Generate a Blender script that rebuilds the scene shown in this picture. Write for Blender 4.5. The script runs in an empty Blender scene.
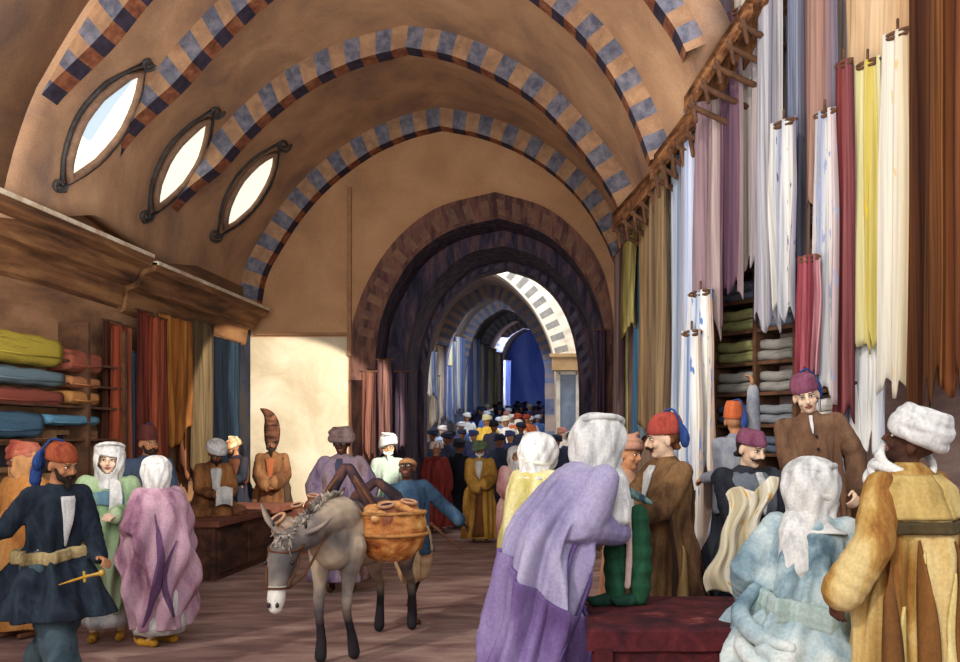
import bpy, bmesh, math, random
from mathutils import Vector, Matrix, noise
random.seed(7)
S = bpy.context.scene
COL = S.collection
PI = math.pi
F = 900.0; CX = 574.0; CY = 437.0; CH = 1.75

def P(px, py, D):
    "photo pixel at a given distance -> place in metres"
    return Vector(((px-CX)/F*D, D, CH-(py-CY)/F*D))
def sm(a, b, t):
    t = max(0.0, min(1.0, (t-a)/(b-a))); return t*t*(3-2*t)
def lerp(a, b, t): return a+(b-a)*t
def C(h):
    h = h.lstrip('#'); v = [int(h[i:i+2], 16)/255 for i in (0, 2, 4)]
    return tuple((c/12.92 if c <= .04045 else ((c+.055)/1.055)**2.4) for c in v)+(1.0,)

# ------------------------------------------------------------ materials
MATS = {}
def _ramp(nt, stops, interp='LINEAR'):
    r = nt.nodes.new('ShaderNodeValToRGB'); cr = r.color_ramp; cr.interpolation = interp
    while len(cr.elements) > 1: cr.elements.remove(cr.elements[-1])
    for i, (p, c) in enumerate(stops):
        e = cr.elements[0] if i == 0 else cr.elements.new(p)
        e.position = p; e.color = C(c) if isinstance(c, str) else c
    return r
def mat(name, cols, scale=3.0, stretch=(1, 1, 1), rough=.9, bump=.15, metal=0.0, detail=5, lo=.36, hi=.64, coord='Object', fine=.5):
    if name in MATS: return MATS[name]
    m = bpy.data.materials.new(name); m.use_nodes = True; nt = m.node_tree; nt.nodes.clear()
    out = nt.nodes.new('ShaderNodeOutputMaterial'); b = nt.nodes.new('ShaderNodeBsdfPrincipled')
    nt.links.new(b.outputs[0], out.inputs[0])
    tc = nt.nodes.new('ShaderNodeTexCoord'); mp = nt.nodes.new('ShaderNodeMapping')
    mp.inputs['Scale'].default_value = stretch
    nt.links.new(tc.outputs[coord], mp.inputs[0])
    n = nt.nodes.new('ShaderNodeTexNoise'); n.inputs['Scale'].default_value = scale; n.inputs['Detail'].default_value = detail
    n.inputs['Roughness'].default_value = .6; n.inputs['Distortion'].default_value = .4
    nt.links.new(mp.outputs[0], n.inputs[0])
    k = len(cols)
    st = [(lo+(hi-lo)*(i/(k-1) if k > 1 else 0), c) for i, c in enumerate(cols)]
    r = _ramp(nt, st); nt.links.new(n.outputs[0], r.inputs[0])
    g = nt.nodes.new('ShaderNodeTexNoise'); g.inputs['Scale'].default_value = 60; g.inputs['Detail'].default_value = 3
    nt.links.new(tc.outputs[coord], g.inputs[0])
    gr = _ramp(nt, [(.35, (1-.35*fine,)*3+(1,)), (.65, (1, 1, 1, 1))]); nt.links.new(g.outputs[0], gr.inputs[0])
    mx = nt.nodes.new('ShaderNodeMix'); mx.data_type = 'RGBA'; mx.blend_type = 'MULTIPLY'; mx.inputs[0].default_value = 1
    nt.links.new(r.outputs[0], mx.inputs[6]); nt.links.new(gr.outputs[0], mx.inputs[7])
    nt.links.new(mx.outputs[2], b.inputs['Base Color'])
    b.inputs['Roughness'].default_value = rough; b.inputs['Metallic'].default_value = metal
    b.inputs['Specular IOR Level'].default_value = .25 if metal == 0 else .5
    if bump:
        bp = nt.nodes.new('ShaderNodeBump'); bp.inputs['Strength'].default_value = bump; bp.inputs['Distance'].default_value = .03
        nt.links.new(n.outputs[0], bp.inputs['Height']); nt.links.new(bp.outputs[0], b.inputs['Normal'])
    MATS[name] = m; return m
def mat_plain(name, col, rough=.7, emit=0, metal=0):
    if name in MATS: return MATS[name]
    m = bpy.data.materials.new(name); m.use_nodes = True; b = m.node_tree.nodes['Principled BSDF']
    b.inputs['Base Color'].default_value = C(col); b.inputs['Roughness'].default_value = rough; b.inputs['Metallic'].default_value = metal
    if emit:
        b.inputs['Emission Color'].default_value = C(col); b.inputs['Emission Strength'].default_value = emit
    MATS[name] = m; return m
def mat_stripe(name, stops, wob=.05, vfreq=1.2, streak=14, interp='LINEAR', dark=.6, spots=None):
    "a woven or dyed cloth: colours run across its width (UV.x)"
    if name in MATS: return MATS[name]
    m = bpy.data.materials.new(name); m.use_nodes = True; nt = m.node_tree; nt.nodes.clear()
    L = nt.links.new
    out = nt.nodes.new('ShaderNodeOutputMaterial'); b = nt.nodes.new('ShaderNodeBsdfPrincipled'); L(b.outputs[0], out.inputs[0])
    tc = nt.nodes.new('ShaderNodeTexCoord'); sp = nt.nodes.new('ShaderNodeSeparateXYZ'); L(tc.outputs['UV'], sp.inputs[0])
    mp = nt.nodes.new('ShaderNodeMapping'); mp.inputs['Scale'].default_value = (4, vfreq, 1); L(tc.outputs['UV'], mp.inputs[0])
    n = nt.nodes.new('ShaderNodeTexNoise'); n.inputs['Scale'].default_value = 3; n.inputs['Detail'].default_value = 4; L(mp.outputs[0], n.inputs[0])
    ma = nt.nodes.new('ShaderNodeMath'); ma.operation = 'MULTIPLY_ADD'; L(n.outputs[0], ma.inputs[0]); ma.inputs[1].default_value = wob*4; ma.inputs[2].default_value = -wob*2
    ad = nt.nodes.new('ShaderNodeMath'); ad.operation = 'ADD'; L(sp.outputs[0], ad.inputs[0]); L(ma.outputs[0], ad.inputs[1])
    r = _ramp(nt, stops, interp); L(ad.outputs[0], r.inputs[0])
    mp2 = nt.nodes.new('ShaderNodeMapping'); mp2.inputs['Scale'].default_value = (streak, 1.3, 1); L(tc.outputs['UV'], mp2.inputs[0])
    n2 = nt.nodes.new('ShaderNodeTexNoise'); n2.inputs['Scale'].default_value = 1.6; n2.inputs['Detail'].default_value = 5; L(mp2.outputs[0], n2.inputs[0])
    gr = _ramp(nt, [(.38, (dark, dark, dark*.98, 1)), (.55, (1, 1, 1, 1))]); L(n2.outputs[0], gr.inputs[0])
    mx = nt.nodes.new('ShaderNodeMix'); mx.data_type = 'RGBA'; mx.blend_type = 'MULTIPLY'; mx.inputs[0].default_value = 1
    L(r.outputs[0], mx.inputs[6]); L(gr.outputs[0], mx.inputs[7]); last = mx.outputs[2]
    if spots:
        v = nt.nodes.new('ShaderNodeTexNoise'); mp3 = nt.nodes.new('ShaderNodeMapping'); mp3.inputs['Scale'].default_value = spots[2]
        mp3.inputs['Rotation'].default_value = (0, 0, .35)
        L(tc.outputs['UV'], mp3.inputs[0]); L(mp3.outputs[0], v.inputs[0]); v.inputs['Scale'].default_value = 1.0; v.inputs['Detail'].default_value = 3
        sr = _ramp(nt, [(spots[1], (0, 0, 0, 1)), (spots[1]+.035, (1, 1, 1, 1))]); L(v.outputs[0], sr.inputs[0])
        m2 = nt.nodes.new('ShaderNodeMix'); m2.data_type = 'RGBA'; L(sr.outputs[0], m2.inputs[0]); L(last, m2.inputs[6]); m2.inputs[7].default_value = C(spots[0]); last = m2.outputs[2]
    L(last, b.inputs['Base Color']); b.inputs['Roughness'].default_value = .92; b.inputs['Specular IOR Level'].default_value = .15
    MATS[name] = m; return m

# ------------------------------------------------------------ object helpers
def link(name, me, m=None, parent=None, label=None, cat=None, group=None, kind=None, smooth=True):
    o = bpy.data.objects.new(name, me); COL.objects.link(o)
    if m is not None:
        for x in (m if isinstance(m, (list, tuple)) else [m]): me.materials.append(x)
    if smooth and isinstance(me, bpy.types.Mesh):
        me.polygons.foreach_set('use_smooth', [True]*len(me.polygons))
    if parent is not None: o.parent = parent
    tag(o, label, cat, group, kind); return o
def tag(o, label=None, cat=None, group=None, kind=None):
    if label: o['label'] = label
    if cat: o['category'] = cat
    if group: o['group'] = group
    if kind: o['kind'] = kind
    return o
def empty(name, loc, rz=0, label=None, cat=None, group=None):
    o = bpy.data.objects.new(name, None); COL.objects.link(o); o.empty_display_size = .1
    o.location = loc; o.rotation_euler = (0, 0, rz); tag(o, label, cat, group); return o
def copy_tree(o, parent=None):
    c = o.copy(); COL.objects.link(c)
    if parent is not None: c.parent = parent
    for ch in list(o.children): copy_tree(ch, c)
    return c
class MB:
    "collects closed solids into one mesh"
    def __init__(s): s.v = []; s.f = []; s.mi = []; s.cur = 0
    def add(s, vs, fs):
        b = len(s.v); s.v += [tuple(x) for x in vs]; s.f += [tuple(i+b for i in f) for f in fs]; s.mi += [s.cur]*len(fs)
    def box(s, x0, x1, y0, y1, z0, z1, M=None):
        vs = [Vector((x, y, z)) for z in (z0, z1) for x, y in ((x0, y0), (x1, y0), (x1, y1), (x0, y1))]
        if M: vs = [M @ v for v in vs]
        s.add(vs, [(0, 3, 2, 1), (4, 5, 6, 7), (0, 1, 5, 4), (1, 2, 6, 5), (2, 3, 7, 6), (3, 0, 4, 7)])
    def cap(s, a, ra, b, rb, n=12):
        s.tube([a, b], [ra, rb], n, round_=True)
    def tube(s, pts, rad, n=12, round_=False, flat=1.0, closed=False):
        pts = [Vector(p) for p in pts]; rad = list(rad) if hasattr(rad, '__len__') else [rad]*len(pts)
        if round_:
            a, b = pts[0], pts[-1]
            da = (pts[0]-pts[1]); db = (pts[-1]-pts[-2])
            da = da.normalized() if da.length > 1e-6 else Vector((0, 0, -1)); db = db.normalized() if db.length > 1e-6 else Vector((0, 0, 1))
            ra, rb = rad[0], rad[-1]
            pa = [a+da*ra*math.sin(t) for t in (1.45, 1.1, .6)]; qa = [ra*math.cos(t) for t in (1.45, 1.1, .6)]
            pb = [b+db*rb*math.sin(t) for t in (.6, 1.1, 1.45)]; qb = [rb*math.cos(t) for t in (.6, 1.1, 1.45)]
            pts = pa+pts+pb; rad = qa+rad+qb
        k = len(pts); vs = []; up = None
        for i, p in enumerate(pts):
            if closed: d = pts[(i+1) % k]-pts[i-1]
            else: d = pts[min(i+1, k-1)]-pts[max(i-1, 0)]
            d = d.normalized() if d.length > 1e-9 else Vector((0, 0, 1))
            if up is None: up = Vector((0, 0, 1)) if abs(d.z) < .9 else Vector((0, 1, 0))
            x = up.cross(d); x = x.normalized() if x.length > 1e-6 else Vector((1, 0, 0)); y = d.cross(x).normalized(); up = y
            for j in range(n):
                a = 2*PI*j/n; vs.append(p+(x*math.cos(a)+y*math.sin(a)*flat)*rad[i])
        fs = []
        for i in range(k if closed else k-1):
            for j in range(n):
                i2 = (i+1) % k; fs.append((i*n+j, i*n+(j+1) % n, i2*n+(j+1) % n, i2*n+j))
        if not closed:
            fs.append(tuple(range(n-1, -1, -1))); fs.append(tuple((k-1)*n+j for j in range(n)))
        s.add(vs, fs)
    def ell(s, c, r, n=14, M=None):
        c = Vector(c); m_ = n//2+1; vs = []; fs = []
        for i in range(m_+1):
            t = PI*i/m_
            if i in (0, m_): vs.append(Vector((0, 0, math.cos(t)*r[2]))); continue
            for j in range(n):
                a = 2*PI*j/n; vs.append(Vector((math.sin(t)*math.cos(a)*r[0], math.sin(t)*math.sin(a)*r[1], math.cos(t)*r[2])))
        if M: vs = [M @ v for v in vs]
        vs = [v+c for v in vs]
        for j in range(n): fs.append((0, 1+j, 1+(j+1) % n))
        for i in range(m_-2):
            for j in range(n):
                a = 1+i*n; fs.append((a+j, a+n+j, a+n+(j+1) % n, a+(j+1) % n))
        last = len(vs)-1; a = 1+(m_-2)*n
        for j in range(n): fs.append((a+j, last, a+(j+1) % n))
        s.add(vs, fs)
    def rings(s, rs):
        "list of closed rings of points, capped"
        n = len(rs[0]); vs = [v for r in rs for v in r]; fs = []
        for i in range(len(rs)-1):
            for j in range(n): fs.append((i*n+j, i*n+(j+1) % n, (i+1)*n+(j+1) % n, (i+1)*n+j))
        fs.append(tuple(range(n-1, -1, -1))); fs.append(tuple((len(rs)-1)*n+j for j in range(n)))
        s.add(vs, fs)
    def mesh(s, name='m'):
        me = bpy.data.meshes.new(name); me.from_pydata(s.v, [], s.f); me.update()
        if any(s.mi): me.polygons.foreach_set('material_index', s.mi)
        return me
    def build(s, name, m, parent=None, smooth=True, **k):
        me = s.mesh(name); bm = bmesh.new(); bm.from_mesh(me); bmesh.ops.recalc_face_normals(bm, faces=bm.faces); bm.to_mesh(me); bm.free()
        return link(name, me, m, parent, smooth=smooth, **k)
def bake(me, mods):
    "apply modifiers to a mesh, return the new mesh"
    o = bpy.data.objects.new('tmp', me); COL.objects.link(o)
    for typ, kw in mods:
        md = o.modifiers.new('x', typ)
        for a, b in kw.items(): setattr(md, a, b)
    dg = bpy.context.evaluated_depsgraph_get(); dg.update()
    r = bpy.data.meshes.new_from_object(o.evaluated_get(dg)); bpy.data.objects.remove(o)
    return r
def melt(mb, vox, smooth=3, fac=.5):
    return bake(mb.mesh(), [('REMESH', dict(mode='VOXEL', voxel_size=vox)), ('SMOOTH', dict(factor=fac, iterations=smooth))])

# ------------------------------------------------------------ curves through photo points
def spline(pts, n):
    pts = [Vector(p) for p in pts]; out = []
    e = [pts[0]*2-pts[1]]+pts+[pts[-1]*2-pts[-2]]
    dense = []
    for i in range(1, len(e)-2):
        for k in range(12):
            t = k/12; p0, p1, p2, p3 = e[i-1:i+3]
            dense.append(.5*((2*p1)+(-p0+p2)*t+(2*p0-5*p1+4*p2-p3)*t*t+(-p0+3*p1-3*p2+p3)*t**3))
    dense.append(pts[-1]); ls = [0]
    for a, b in zip(dense, dense[1:]): ls.append(ls[-1]+(b-a).length)
    j = 0
    for k in range(n+1):
        L = ls[-1]*k/n
        while j < len(ls)-2 and ls[j+1] < L: j += 1
        t = (L-ls[j])/max(1e-9, ls[j+1]-ls[j]); out.append(dense[j].lerp(dense[j+1], max(0, min(1, t))))
    return out
def arch(left, apex, right, D, n=24):
    "left and right photo points from spring to apex; returns 2n+1 world points at distance D"
    l = [P(x, y, D) for x, y in left]+[P(*apex, D)]; r = [P(*apex, D)]+[P(x, y, D) for x, y in right]
    return spline(l, n)[:-1]+spline(r, n)
def offset(curve, d):
    out = []
    for i, p in enumerate(curve):
        a = curve[max(0, i-1)]; b = curve[min(len(curve)-1, i+1)]; t = (b-a).normalized()
        out.append(p+Vector((-t.z, 0, t.x))*d)
    return out
# ============================================================ THE SETTING
M_vault = mat('plaster_ochre', ['#8e7260', '#a98468', '#bd9470', '#cca27c'], 1.1, detail=8, bump=.1, lo=.3, hi=.66)
M_wall = mat('plaster_tan', ['#a07a5c', '#b88a62', '#c89a70'], .8, detail=8, bump=.08, lo=.3, hi=.66)
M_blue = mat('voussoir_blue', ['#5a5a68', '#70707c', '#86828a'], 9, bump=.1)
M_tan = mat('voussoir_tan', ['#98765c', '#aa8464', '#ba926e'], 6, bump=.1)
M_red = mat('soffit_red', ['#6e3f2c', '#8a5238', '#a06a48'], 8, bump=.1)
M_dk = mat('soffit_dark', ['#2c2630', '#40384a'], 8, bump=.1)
M_seam = mat('plaster_seam', ['#9a7050', '#a87e5c'], 5)

ribs = []
RD = [(15.3, [(256, 306), (262, 275), (276, 248), (300, 212), (330, 180), (370, 151), (408, 134)], (440, 126), [(480, 134), (520, 150), (556, 174), (584, 203), (604, 236), (615, 262)]),
      (12.1, [(178, 262), (186, 226), (200, 192), (215, 169), (235, 144), (265, 114), (303, 85), (350, 62)], (405, 47), [(450, 55), (500, 77), (540, 104), (574, 140), (598, 172), (615, 200), (626, 230)]),
      (9.8, [(122, 218), (130, 170), (143, 138), (160, 105), (185, 70), (225, 26), (262, -8), (310, -38)], (392, -62), [(450, -50), (505, -26), (545, 2), (582, 35), (611, 73), (631, 110), (645, 145), (650, 160)]),
      (8.4, [(28, 225), (42, 165), (60, 112), (75, 84), (100, 42), (132, -4), (190, -62), (270, -118)], (385, -155), [(480, -135), (560, -95), (620, -45), (655, 0), (676, 30), (686, 52)])]
NA = 26
for D, l, a, r in RD: ribs.append((D, arch(l, a, r, D, NA)))
def rib(D, inner, thick, idx, nblk, frac=.74, trim=0):
    mb = MB(); outer = offset(inner, thick)[trim:]; inner = inner[trim:]; N = len(inner)-1
    if trim: inner = [q.lerp(p, .25+.75*sm(0, 7, i)) for i, (p, q) in enumerate(zip(inner, outer))]
    # resample finely for blocks
    K = nblk*4; ci = spline(inner, K); co = [p+Vector((0, 0, 0)) for p in spline(outer, K)]
    dy = .26
    for k in range(K):
        blue = (k % 4) in (1, 2)
        i0, i1, o0, o1 = ci[k], ci[k+1], co[k], co[k+1]
        m0, m1 = i0.lerp(o0, frac), i1.lerp(o1, frac)
        d = Vector((0, dy, 0)); u = Vector((0, .02, 0))
        mb.cur = 1 if blue else 0
        mb.add([i0, i1, m1, m0], [(0, 1, 2, 3)])
        mb.cur = 0
        mb.add([m0, m1, o1, o0], [(0, 1, 2, 3)])
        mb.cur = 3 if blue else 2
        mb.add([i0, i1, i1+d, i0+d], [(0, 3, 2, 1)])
        mb.cur = 0
        mb.add([i0+d, i1+d, o1+d, o0+d], [(0, 1, 2, 3)]); mb.add([o0, o1, o1+d, o0+d], [(0, 1, 2, 3)])
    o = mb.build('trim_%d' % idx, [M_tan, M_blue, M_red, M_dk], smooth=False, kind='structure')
    return o
TH = [.52, .47, .40, .36]
for i, (D, c) in enumerate(ribs): rib(D, c, TH[i], i+1, [20, 20, 23, 25][i], trim=[0, 2, 3, 4][i])
# vault shell, lofted along the ribs' backs
prof = []
for i, (D, c) in enumerate(ribs): prof.append((D, offset(c, TH[i]*.62)))
def shift(pr, D2, k=0.0):
    D, c = pr; return (D2, [Vector((p.x, D2, p.z)) for p in c])
prof = [shift(prof[0], 15.82)]+prof
VP_ = []
def vault_row(y):
    ks = sorted(prof, key=lambda q: q[0])
    if y <= ks[0][0]: c = ks[0][1]; return [Vector((p.x, y, p.z)) for p in c]
    for (a, ca), (b, cb) in zip(ks, ks[1:]):
        if a <= y <= b:
            t = (y-a)/(b-a); return [Vector((lerp(p.x, q.x, t), y, lerp(p.z, q.z, t))) for p, q in zip(ca, cb)]
    return [Vector((p.x, y, p.z)) for p in ks[-1][1]]
ys = [8.3+i*.24 for i in range(32)]; rows = [vault_row(y) for y in ys]
n = len(rows[0]); vs = [v for r in rows for v in r]
fs = [(i*n+j, i*n+j+1, (i+1)*n+j+1, (i+1)*n+j) for i in range(len(rows)-1) for j in range(n-1)]
me = bpy.data.meshes.new('ceiling'); me.from_pydata(vs, [], fs)
o = link('ceiling', bake(me, [('SOLIDIFY', dict(thickness=.25, offset=1))]), M_vault, kind='structure')
# left haunch of the vault carries on towards the viewer
row = vault_row(8.3)[:18]; vs = [Vector((p.x, y, p.z)) for y in (5.2, 8.3) for p in row]; n = 18
me = bpy.data.meshes.new('ceiling'); me.from_pydata(vs, [], [(j, j+1, n+j+1, n+j) for j in range(n-1)])
link('ceiling_haunch', bake(me, [('SOLIDIFY', dict(thickness=.25, offset=1))]), M_vault, kind='structure')

# ---- oval windows in the vault
def on_vault(px, py, inset=.0):
    best = None
    for a in range(80):
        y = 8.1+a*.09; r = vault_row(y)
        for j in range(0, n_half):
            p = r[j]; q = (CX+p.x/y*F-px)**2+(CY-(p.z-CH)/y*F-py)**2
            if best is None or q < best[0]: best = (q, y, j)
    q, y0, j0 = best
    b2 = None
    for a in range(-8, 9):
        y = y0+a*.02; r = vault_row(y)
        for k in range(-8, 9):
            jj = max(0, min(len(r)-2, j0+k/8)); i = int(jj); t = jj-i; p = r[i].lerp(r[i+1], t)
            q = (CX+p.x/y*F-px)**2+(CY-(p.z-CH)/y*F-py)**2
            if b2 is None or q < b2[0]: b2 = (q, p.copy())
    p = b2[1]; return p+Vector((.9, -.35, -.5)).normalized()*inset
n_half = 24
M_glass = mat_plain('window_daylight', '#e9e6d4', .4, 1.15)
M_glassb = mat_plain('window_sky', '#b3c6d0', .4, 1.0)
M_frame = mat('window_surround', ['#7e6250', '#9a7a60'], 8)
M_iron = mat('iron_scroll', ['#3a3838', '#55504e'], 8)
for wi, (T, B, wl, wr) in enumerate([((137, 71), (66, 177), 21, 17), ((206, 119), (153, 207), 14, 12), ((273, 152), (223, 227), 13, 11)]):
    T = Vector(T); B = Vector(B); d = B-T; nrm = Vector((d.y, -d.x)).normalized()
    def outline(grow, N=9):
        L = []; R = []
        for k in range(1, N):
            t = k/N; w = math.sin(PI*t)**.8
            c = T.lerp(B, t); L.append(c+nrm*(wr*w+grow)); R.append(c-nrm*(wl*w+grow))
        e = d.normalized()*grow*2.2
        return [T-e]+L+[B+e]+R[::-1]
    fi = [on_vault(q.x, q.y, .05) for q in outline(0)]
    root = empty('window_%d' % (wi+1), fi[0]); tag(root, kind='structure'); inv = Matrix.Translation(-fi[0])
    fi = [inv @ p for p in fi]
    N2 = len(fi)
    mb = MB(); mb.tube(fi, .045, 8, closed=True); mb.build('window_frame', M_frame, root)
    fo = [inv @ on_vault(q.x, q.y, .03) for q in outline(5.5)]
    mb = MB(); mb.tube(fo, .022, 6, closed=True); mb.build('outer_moulding', M_iron, root)
    mb = MB(); h = (N2)//2
    for k in range(h):  # strips across the lens
        a, b = fi[k], fi[k+1]; c_, d_ = fi[(N2-k) % N2], fi[(N2-k-1) % N2]
        ms, me_ = a.lerp(c_, .55), b.lerp(d_, .55)
        mb.cur = 0; mb.add([a, b, me_, ms], [(0, 1, 2, 3)])
        mb.cur = 1 if k < h*.62 and wi == 0 else 0; mb.add([ms, me_, d_, c_], [(0, 1, 2, 3)])
    mb.build('pane', [M_glass, M_glassb], root, smooth=False)
    for (q0, sg) in ((T, -1), (B, 1)):
        pts = []
        e = d.normalized()
        for k in range(15):
            a = k*.62; rr = 9-.5*k
            pts.append(q0+e*sg*9+Vector((math.cos(a)*rr*.8+4*(-sg), math.sin(a)*rr*.8)))
        w = [inv @ on_vault(p.x, p.y, .04) for p in pts[::1]]
        mb = MB(); mb.tube(w, .02, 6); mb.build('scroll', M_iron, root)

# ---- end wall with the gate
D1 = 15.72
def jamb(curve, nz=6, zb=0.0):
    l, r = curve[0], curve[-1]
    return [Vector((l.x, l.y, lerp(zb, l.z, k/nz))) for k in range(nz)]+curve+[Vector((r.x, r.y, lerp(r.z, zb, (k+1)/nz))) for k in range(nz)]
def redepth(c, D): return [Vector((p.x, D, p.z)) for p in c]
G0 = arch([(353, 352), (356, 322), (372, 280), (400, 240), (440, 210)], (496, 195), [(545, 210), (580, 238), (602, 272), (612, 318), (613, 352)], D1, NA)
G1 = arch([(378, 356), (383, 322), (397, 288), (420, 255), (455, 232)], (500, 221), [(540, 234), (570, 258), (592, 292), (603, 325), (605, 356)], D1, NA)
G2 = arch([(405, 372), (409, 340), (420, 306), (440, 276), (468, 254)], (503, 246), [(536, 256), (562, 276), (584, 306), (594, 340), (597, 372)], 16.4, NA)
G3 = arch([(424, 392), (427, 360), (434, 326), (450, 298), (474, 277)], (506, 268), [(534, 278), (556, 298), (570, 326), (577, 358), (579, 392)], 17.8, NA)
M_ga = mat('gate_ring_brown', ['#4a3334', '#6a4a40', '#80594a'], 3, stretch=(3, 3, .7), bump=.2)
M_gb = mat('gate_ring_light', ['#6c5048', '#86644e'], 4)
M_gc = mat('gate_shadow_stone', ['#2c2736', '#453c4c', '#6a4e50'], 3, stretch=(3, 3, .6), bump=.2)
# wall sheet
o0 = jamb([p for p in G0]); out = []
L_, R_ = -6.6, 3.0
for i, p in enumerate(o0):
    u = i/(len(o0)-1)
    if i <= 6: q = Vector((L_, D1, p.z))
    elif i >= len(o0)-7: q = Vector((R_, D1, p.z))
    else:
        s = (i-6)/(len(o0)-13); a = PI*(1-s); cx, cz = lerp(L_, R_, s), 0
        q = Vector((lerp(L_, R_, sm(0.22, .78, s)), D1, lerp(o0[6].z, 8.3, min(1, sm(0, .25, s), sm(0, .25, 1-s)))))
    out.append(q)
mb = MB(); nn = len(o0)
for i in range(nn-1): mb.add([o0[i], out[i], out[i+1], o0[i+1]], [(0, 1, 2, 3)])
me = mb.mesh(); link('wall_end', bake(me, [('SOLIDIFY', dict(thickness=.3, offset=0))]), M_wall, kind='structure', smooth=False)
def ring_face(a, b, name, mats, blocks=None, y=None):
    mb = MB(); A = jamb(a); B = jamb(b); k = len(A)
    for i in range(k-1):
        mb.cur = 0
        if blocks and 7 < i < k-8 and i % 2 == 0:
            p0, p1 = A[i].lerp(B[i], .25), A[i+1].lerp(B[i+1], .25); q0, q1 = A[i].lerp(B[i], .85), A[i+1].lerp(B[i+1], .85)
            mb.add([A[i], A[i+1], p1, p0], [(0, 1, 2, 3)]); mb.add([q0, q1, B[i+1], B[i]], [(0, 1, 2, 3)]); mb.cur = 1; mb.add([p0, p1, q1, q0], [(0, 1, 2, 3)])
        else: mb.add([A[i], A[i+1], B[i+1], B[i]], [(0, 1, 2, 3)])
    return mb.build(name, mats, smooth=False, kind='structure')
y1, y2, y3, y4 = D1-.2, 15.95, 16.9, 18.1
def stretchto(c, D): return [Vector(p) for p in redepth(c, D)]
ring_face(redepth(G0, y1), redepth(G1, y1), 'trim_5', [M_ga, M_gb], True)
ring_face(redepth(offset(G0, .0), y1), redepth(G0, D1+.05), 'trim_6', [M_ga])
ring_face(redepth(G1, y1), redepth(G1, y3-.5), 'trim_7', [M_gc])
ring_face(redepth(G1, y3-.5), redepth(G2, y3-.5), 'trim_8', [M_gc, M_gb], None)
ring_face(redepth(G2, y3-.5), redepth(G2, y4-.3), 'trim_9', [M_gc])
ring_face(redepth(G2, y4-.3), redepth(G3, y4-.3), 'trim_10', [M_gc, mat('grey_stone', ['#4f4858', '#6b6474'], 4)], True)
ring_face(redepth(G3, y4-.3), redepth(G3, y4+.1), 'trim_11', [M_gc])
# seams scored in the plaster
mb = MB()
a = P(352, 190, D1); b = P(350, 350, D1)
mb.box(a.x-.035, a.x+.035, D1-.21, D1-.1, 3.15, a.z)
mb.box(-5.5, P(352, 0, D1).x, D1-.2, D1-.1, P(0, 335, D1).z-.03, P(0, 335, D1).z+.02)
mb.build('trim_12', M_seam, smooth=False, kind='structure')
mb = MB(); mb.box(-5.6, P(350, 0, D1).x, D1-.17, D1-.1, 0, P(0, 337, D1).z-.02); mb.build('trim_30', mat('sunpatch_plaster', ['#c8b698', '#dccbae', '#e8dac0'], 1.2, fine=.3), smooth=False, kind='structure')  # plaster below the seam, made cream so its colour carries the sunlit patch

# ---- floor and the street beyond
M_floor = mat('paving', ['#6c504c', '#8c6c64', '#a8887c', '#c8ac9c'], 1.6, stretch=(.8, 2.1, 1), detail=9, bump=.35, lo=.28, hi=.72)
def street_z(y): return 0 if y < 18.6 else (y-18.6)*.072
mb = MB()
mb.box(-8, 6, -1, 18.6, -.3, 0)
mb.build('floor', M_floor, smooth=False, kind='structure')
mb = MB(); X0, X1 = -9, 5
mb.add([(X0, 18.6, 0), (X1, 18.6, 0), (X1, 62, street_z(62)), (X0, 62, street_z(62)), (X0, 18.6, -.3), (X1, 18.6, -.3), (X1, 62, street_z(62)-.3), (X0, 62, street_z(62)-.3)],
       [(0, 1, 2, 3), (4, 7, 6, 5), (0, 4, 5, 1), (1, 5, 6, 2), (2, 6, 7, 3), (3, 7, 4, 0)])
mb.build('floor_street', mat('street_paving', ['#8a7a74', '#b0a090'], 2, stretch=(1, 3, 1)), smooth=False, kind='structure')

# sunlit cross wall E beyond the gate, with a pointed arch and a shop window
DE = 22.0
E0 = arch([(405, 392), (410, 350), (420, 315), (438, 288)], (470, 268), [(500, 276), (528, 302), (546, 332), (555, 362), (556, 385)], DE, NA)
EO = offset(E0, .62)
M_cream = mat('sunlit_plaster', ['#c0b8a6', '#dcd4c4', '#e6e0d2'], 2, fine=.2)
M_grey = mat('pale_grey_block', ['#7c7c7c', '#96948e'], 5)
mb = MB(); A = jamb(E0); B = jamb(EO); k = len(A)
for i in range(k-1):
    if 8 < i < k-9 and i % 2 == 0:
        p0, p1 = A[i].lerp(B[i], .08), A[i+1].lerp(B[i+1], .08); q0, q1 = A[i].lerp(B[i], .62), A[i+1].lerp(B[i+1], .62)
        mb.cur = 0; mb.add([A[i], A[i+1], p1, p0], [(0, 1, 2, 3)]); mb.add([q0, q1, B[i+1], B[i]], [(0, 1, 2, 3)])
        mb.cur = 1; mb.add([p0, p1, q1, q0], [(0, 1, 2, 3)])
    else: mb.cur = 0; mb.add([A[i], A[i+1], B[i+1], B[i]], [(0, 1, 2, 3)])
    mb.cur = 0; d = Vector((0, .5, 0)); mb.add([A[i], A[i+1], A[i+1]+d, A[i]+d], [(0, 3, 2, 1)])
mb.build('trim_13', [M_cream, M_grey], smooth=False, kind='structure')
mb = MB(); OUT = []
for i, p in enumerate(B):
    if i <= 6: OUT.append(Vector((-6.5, DE+.02, p.z)))
    elif i >= k-7: OUT.append(Vector((2.4, DE+.02, p.z)))
    else:
        s = (i-6)/(k-13); OUT.append(Vector((lerp(-6.5, 2.4, s), DE+.02, lerp(B[6].z, 8.2, min(1, sm(0, .2, s), sm(0, .2, 1-s))))))
for i in range(k-1):
    mb.add([B[i], OUT[i], OUT[i+1], B[i+1]], [(0, 1, 2, 3)])
mb.build('wall_cross', M_cream, smooth=False, kind='structure')
a = P(552, 358, 21.9); b = P(580, 371, 21.9)
mb = MB(); mb.box(a.x, 1.0, 21.6, 22, b.z, a.z); mb.box(a.x-.05, 1.0, 21.55, 22, a.z, a.z+.08)
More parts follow.
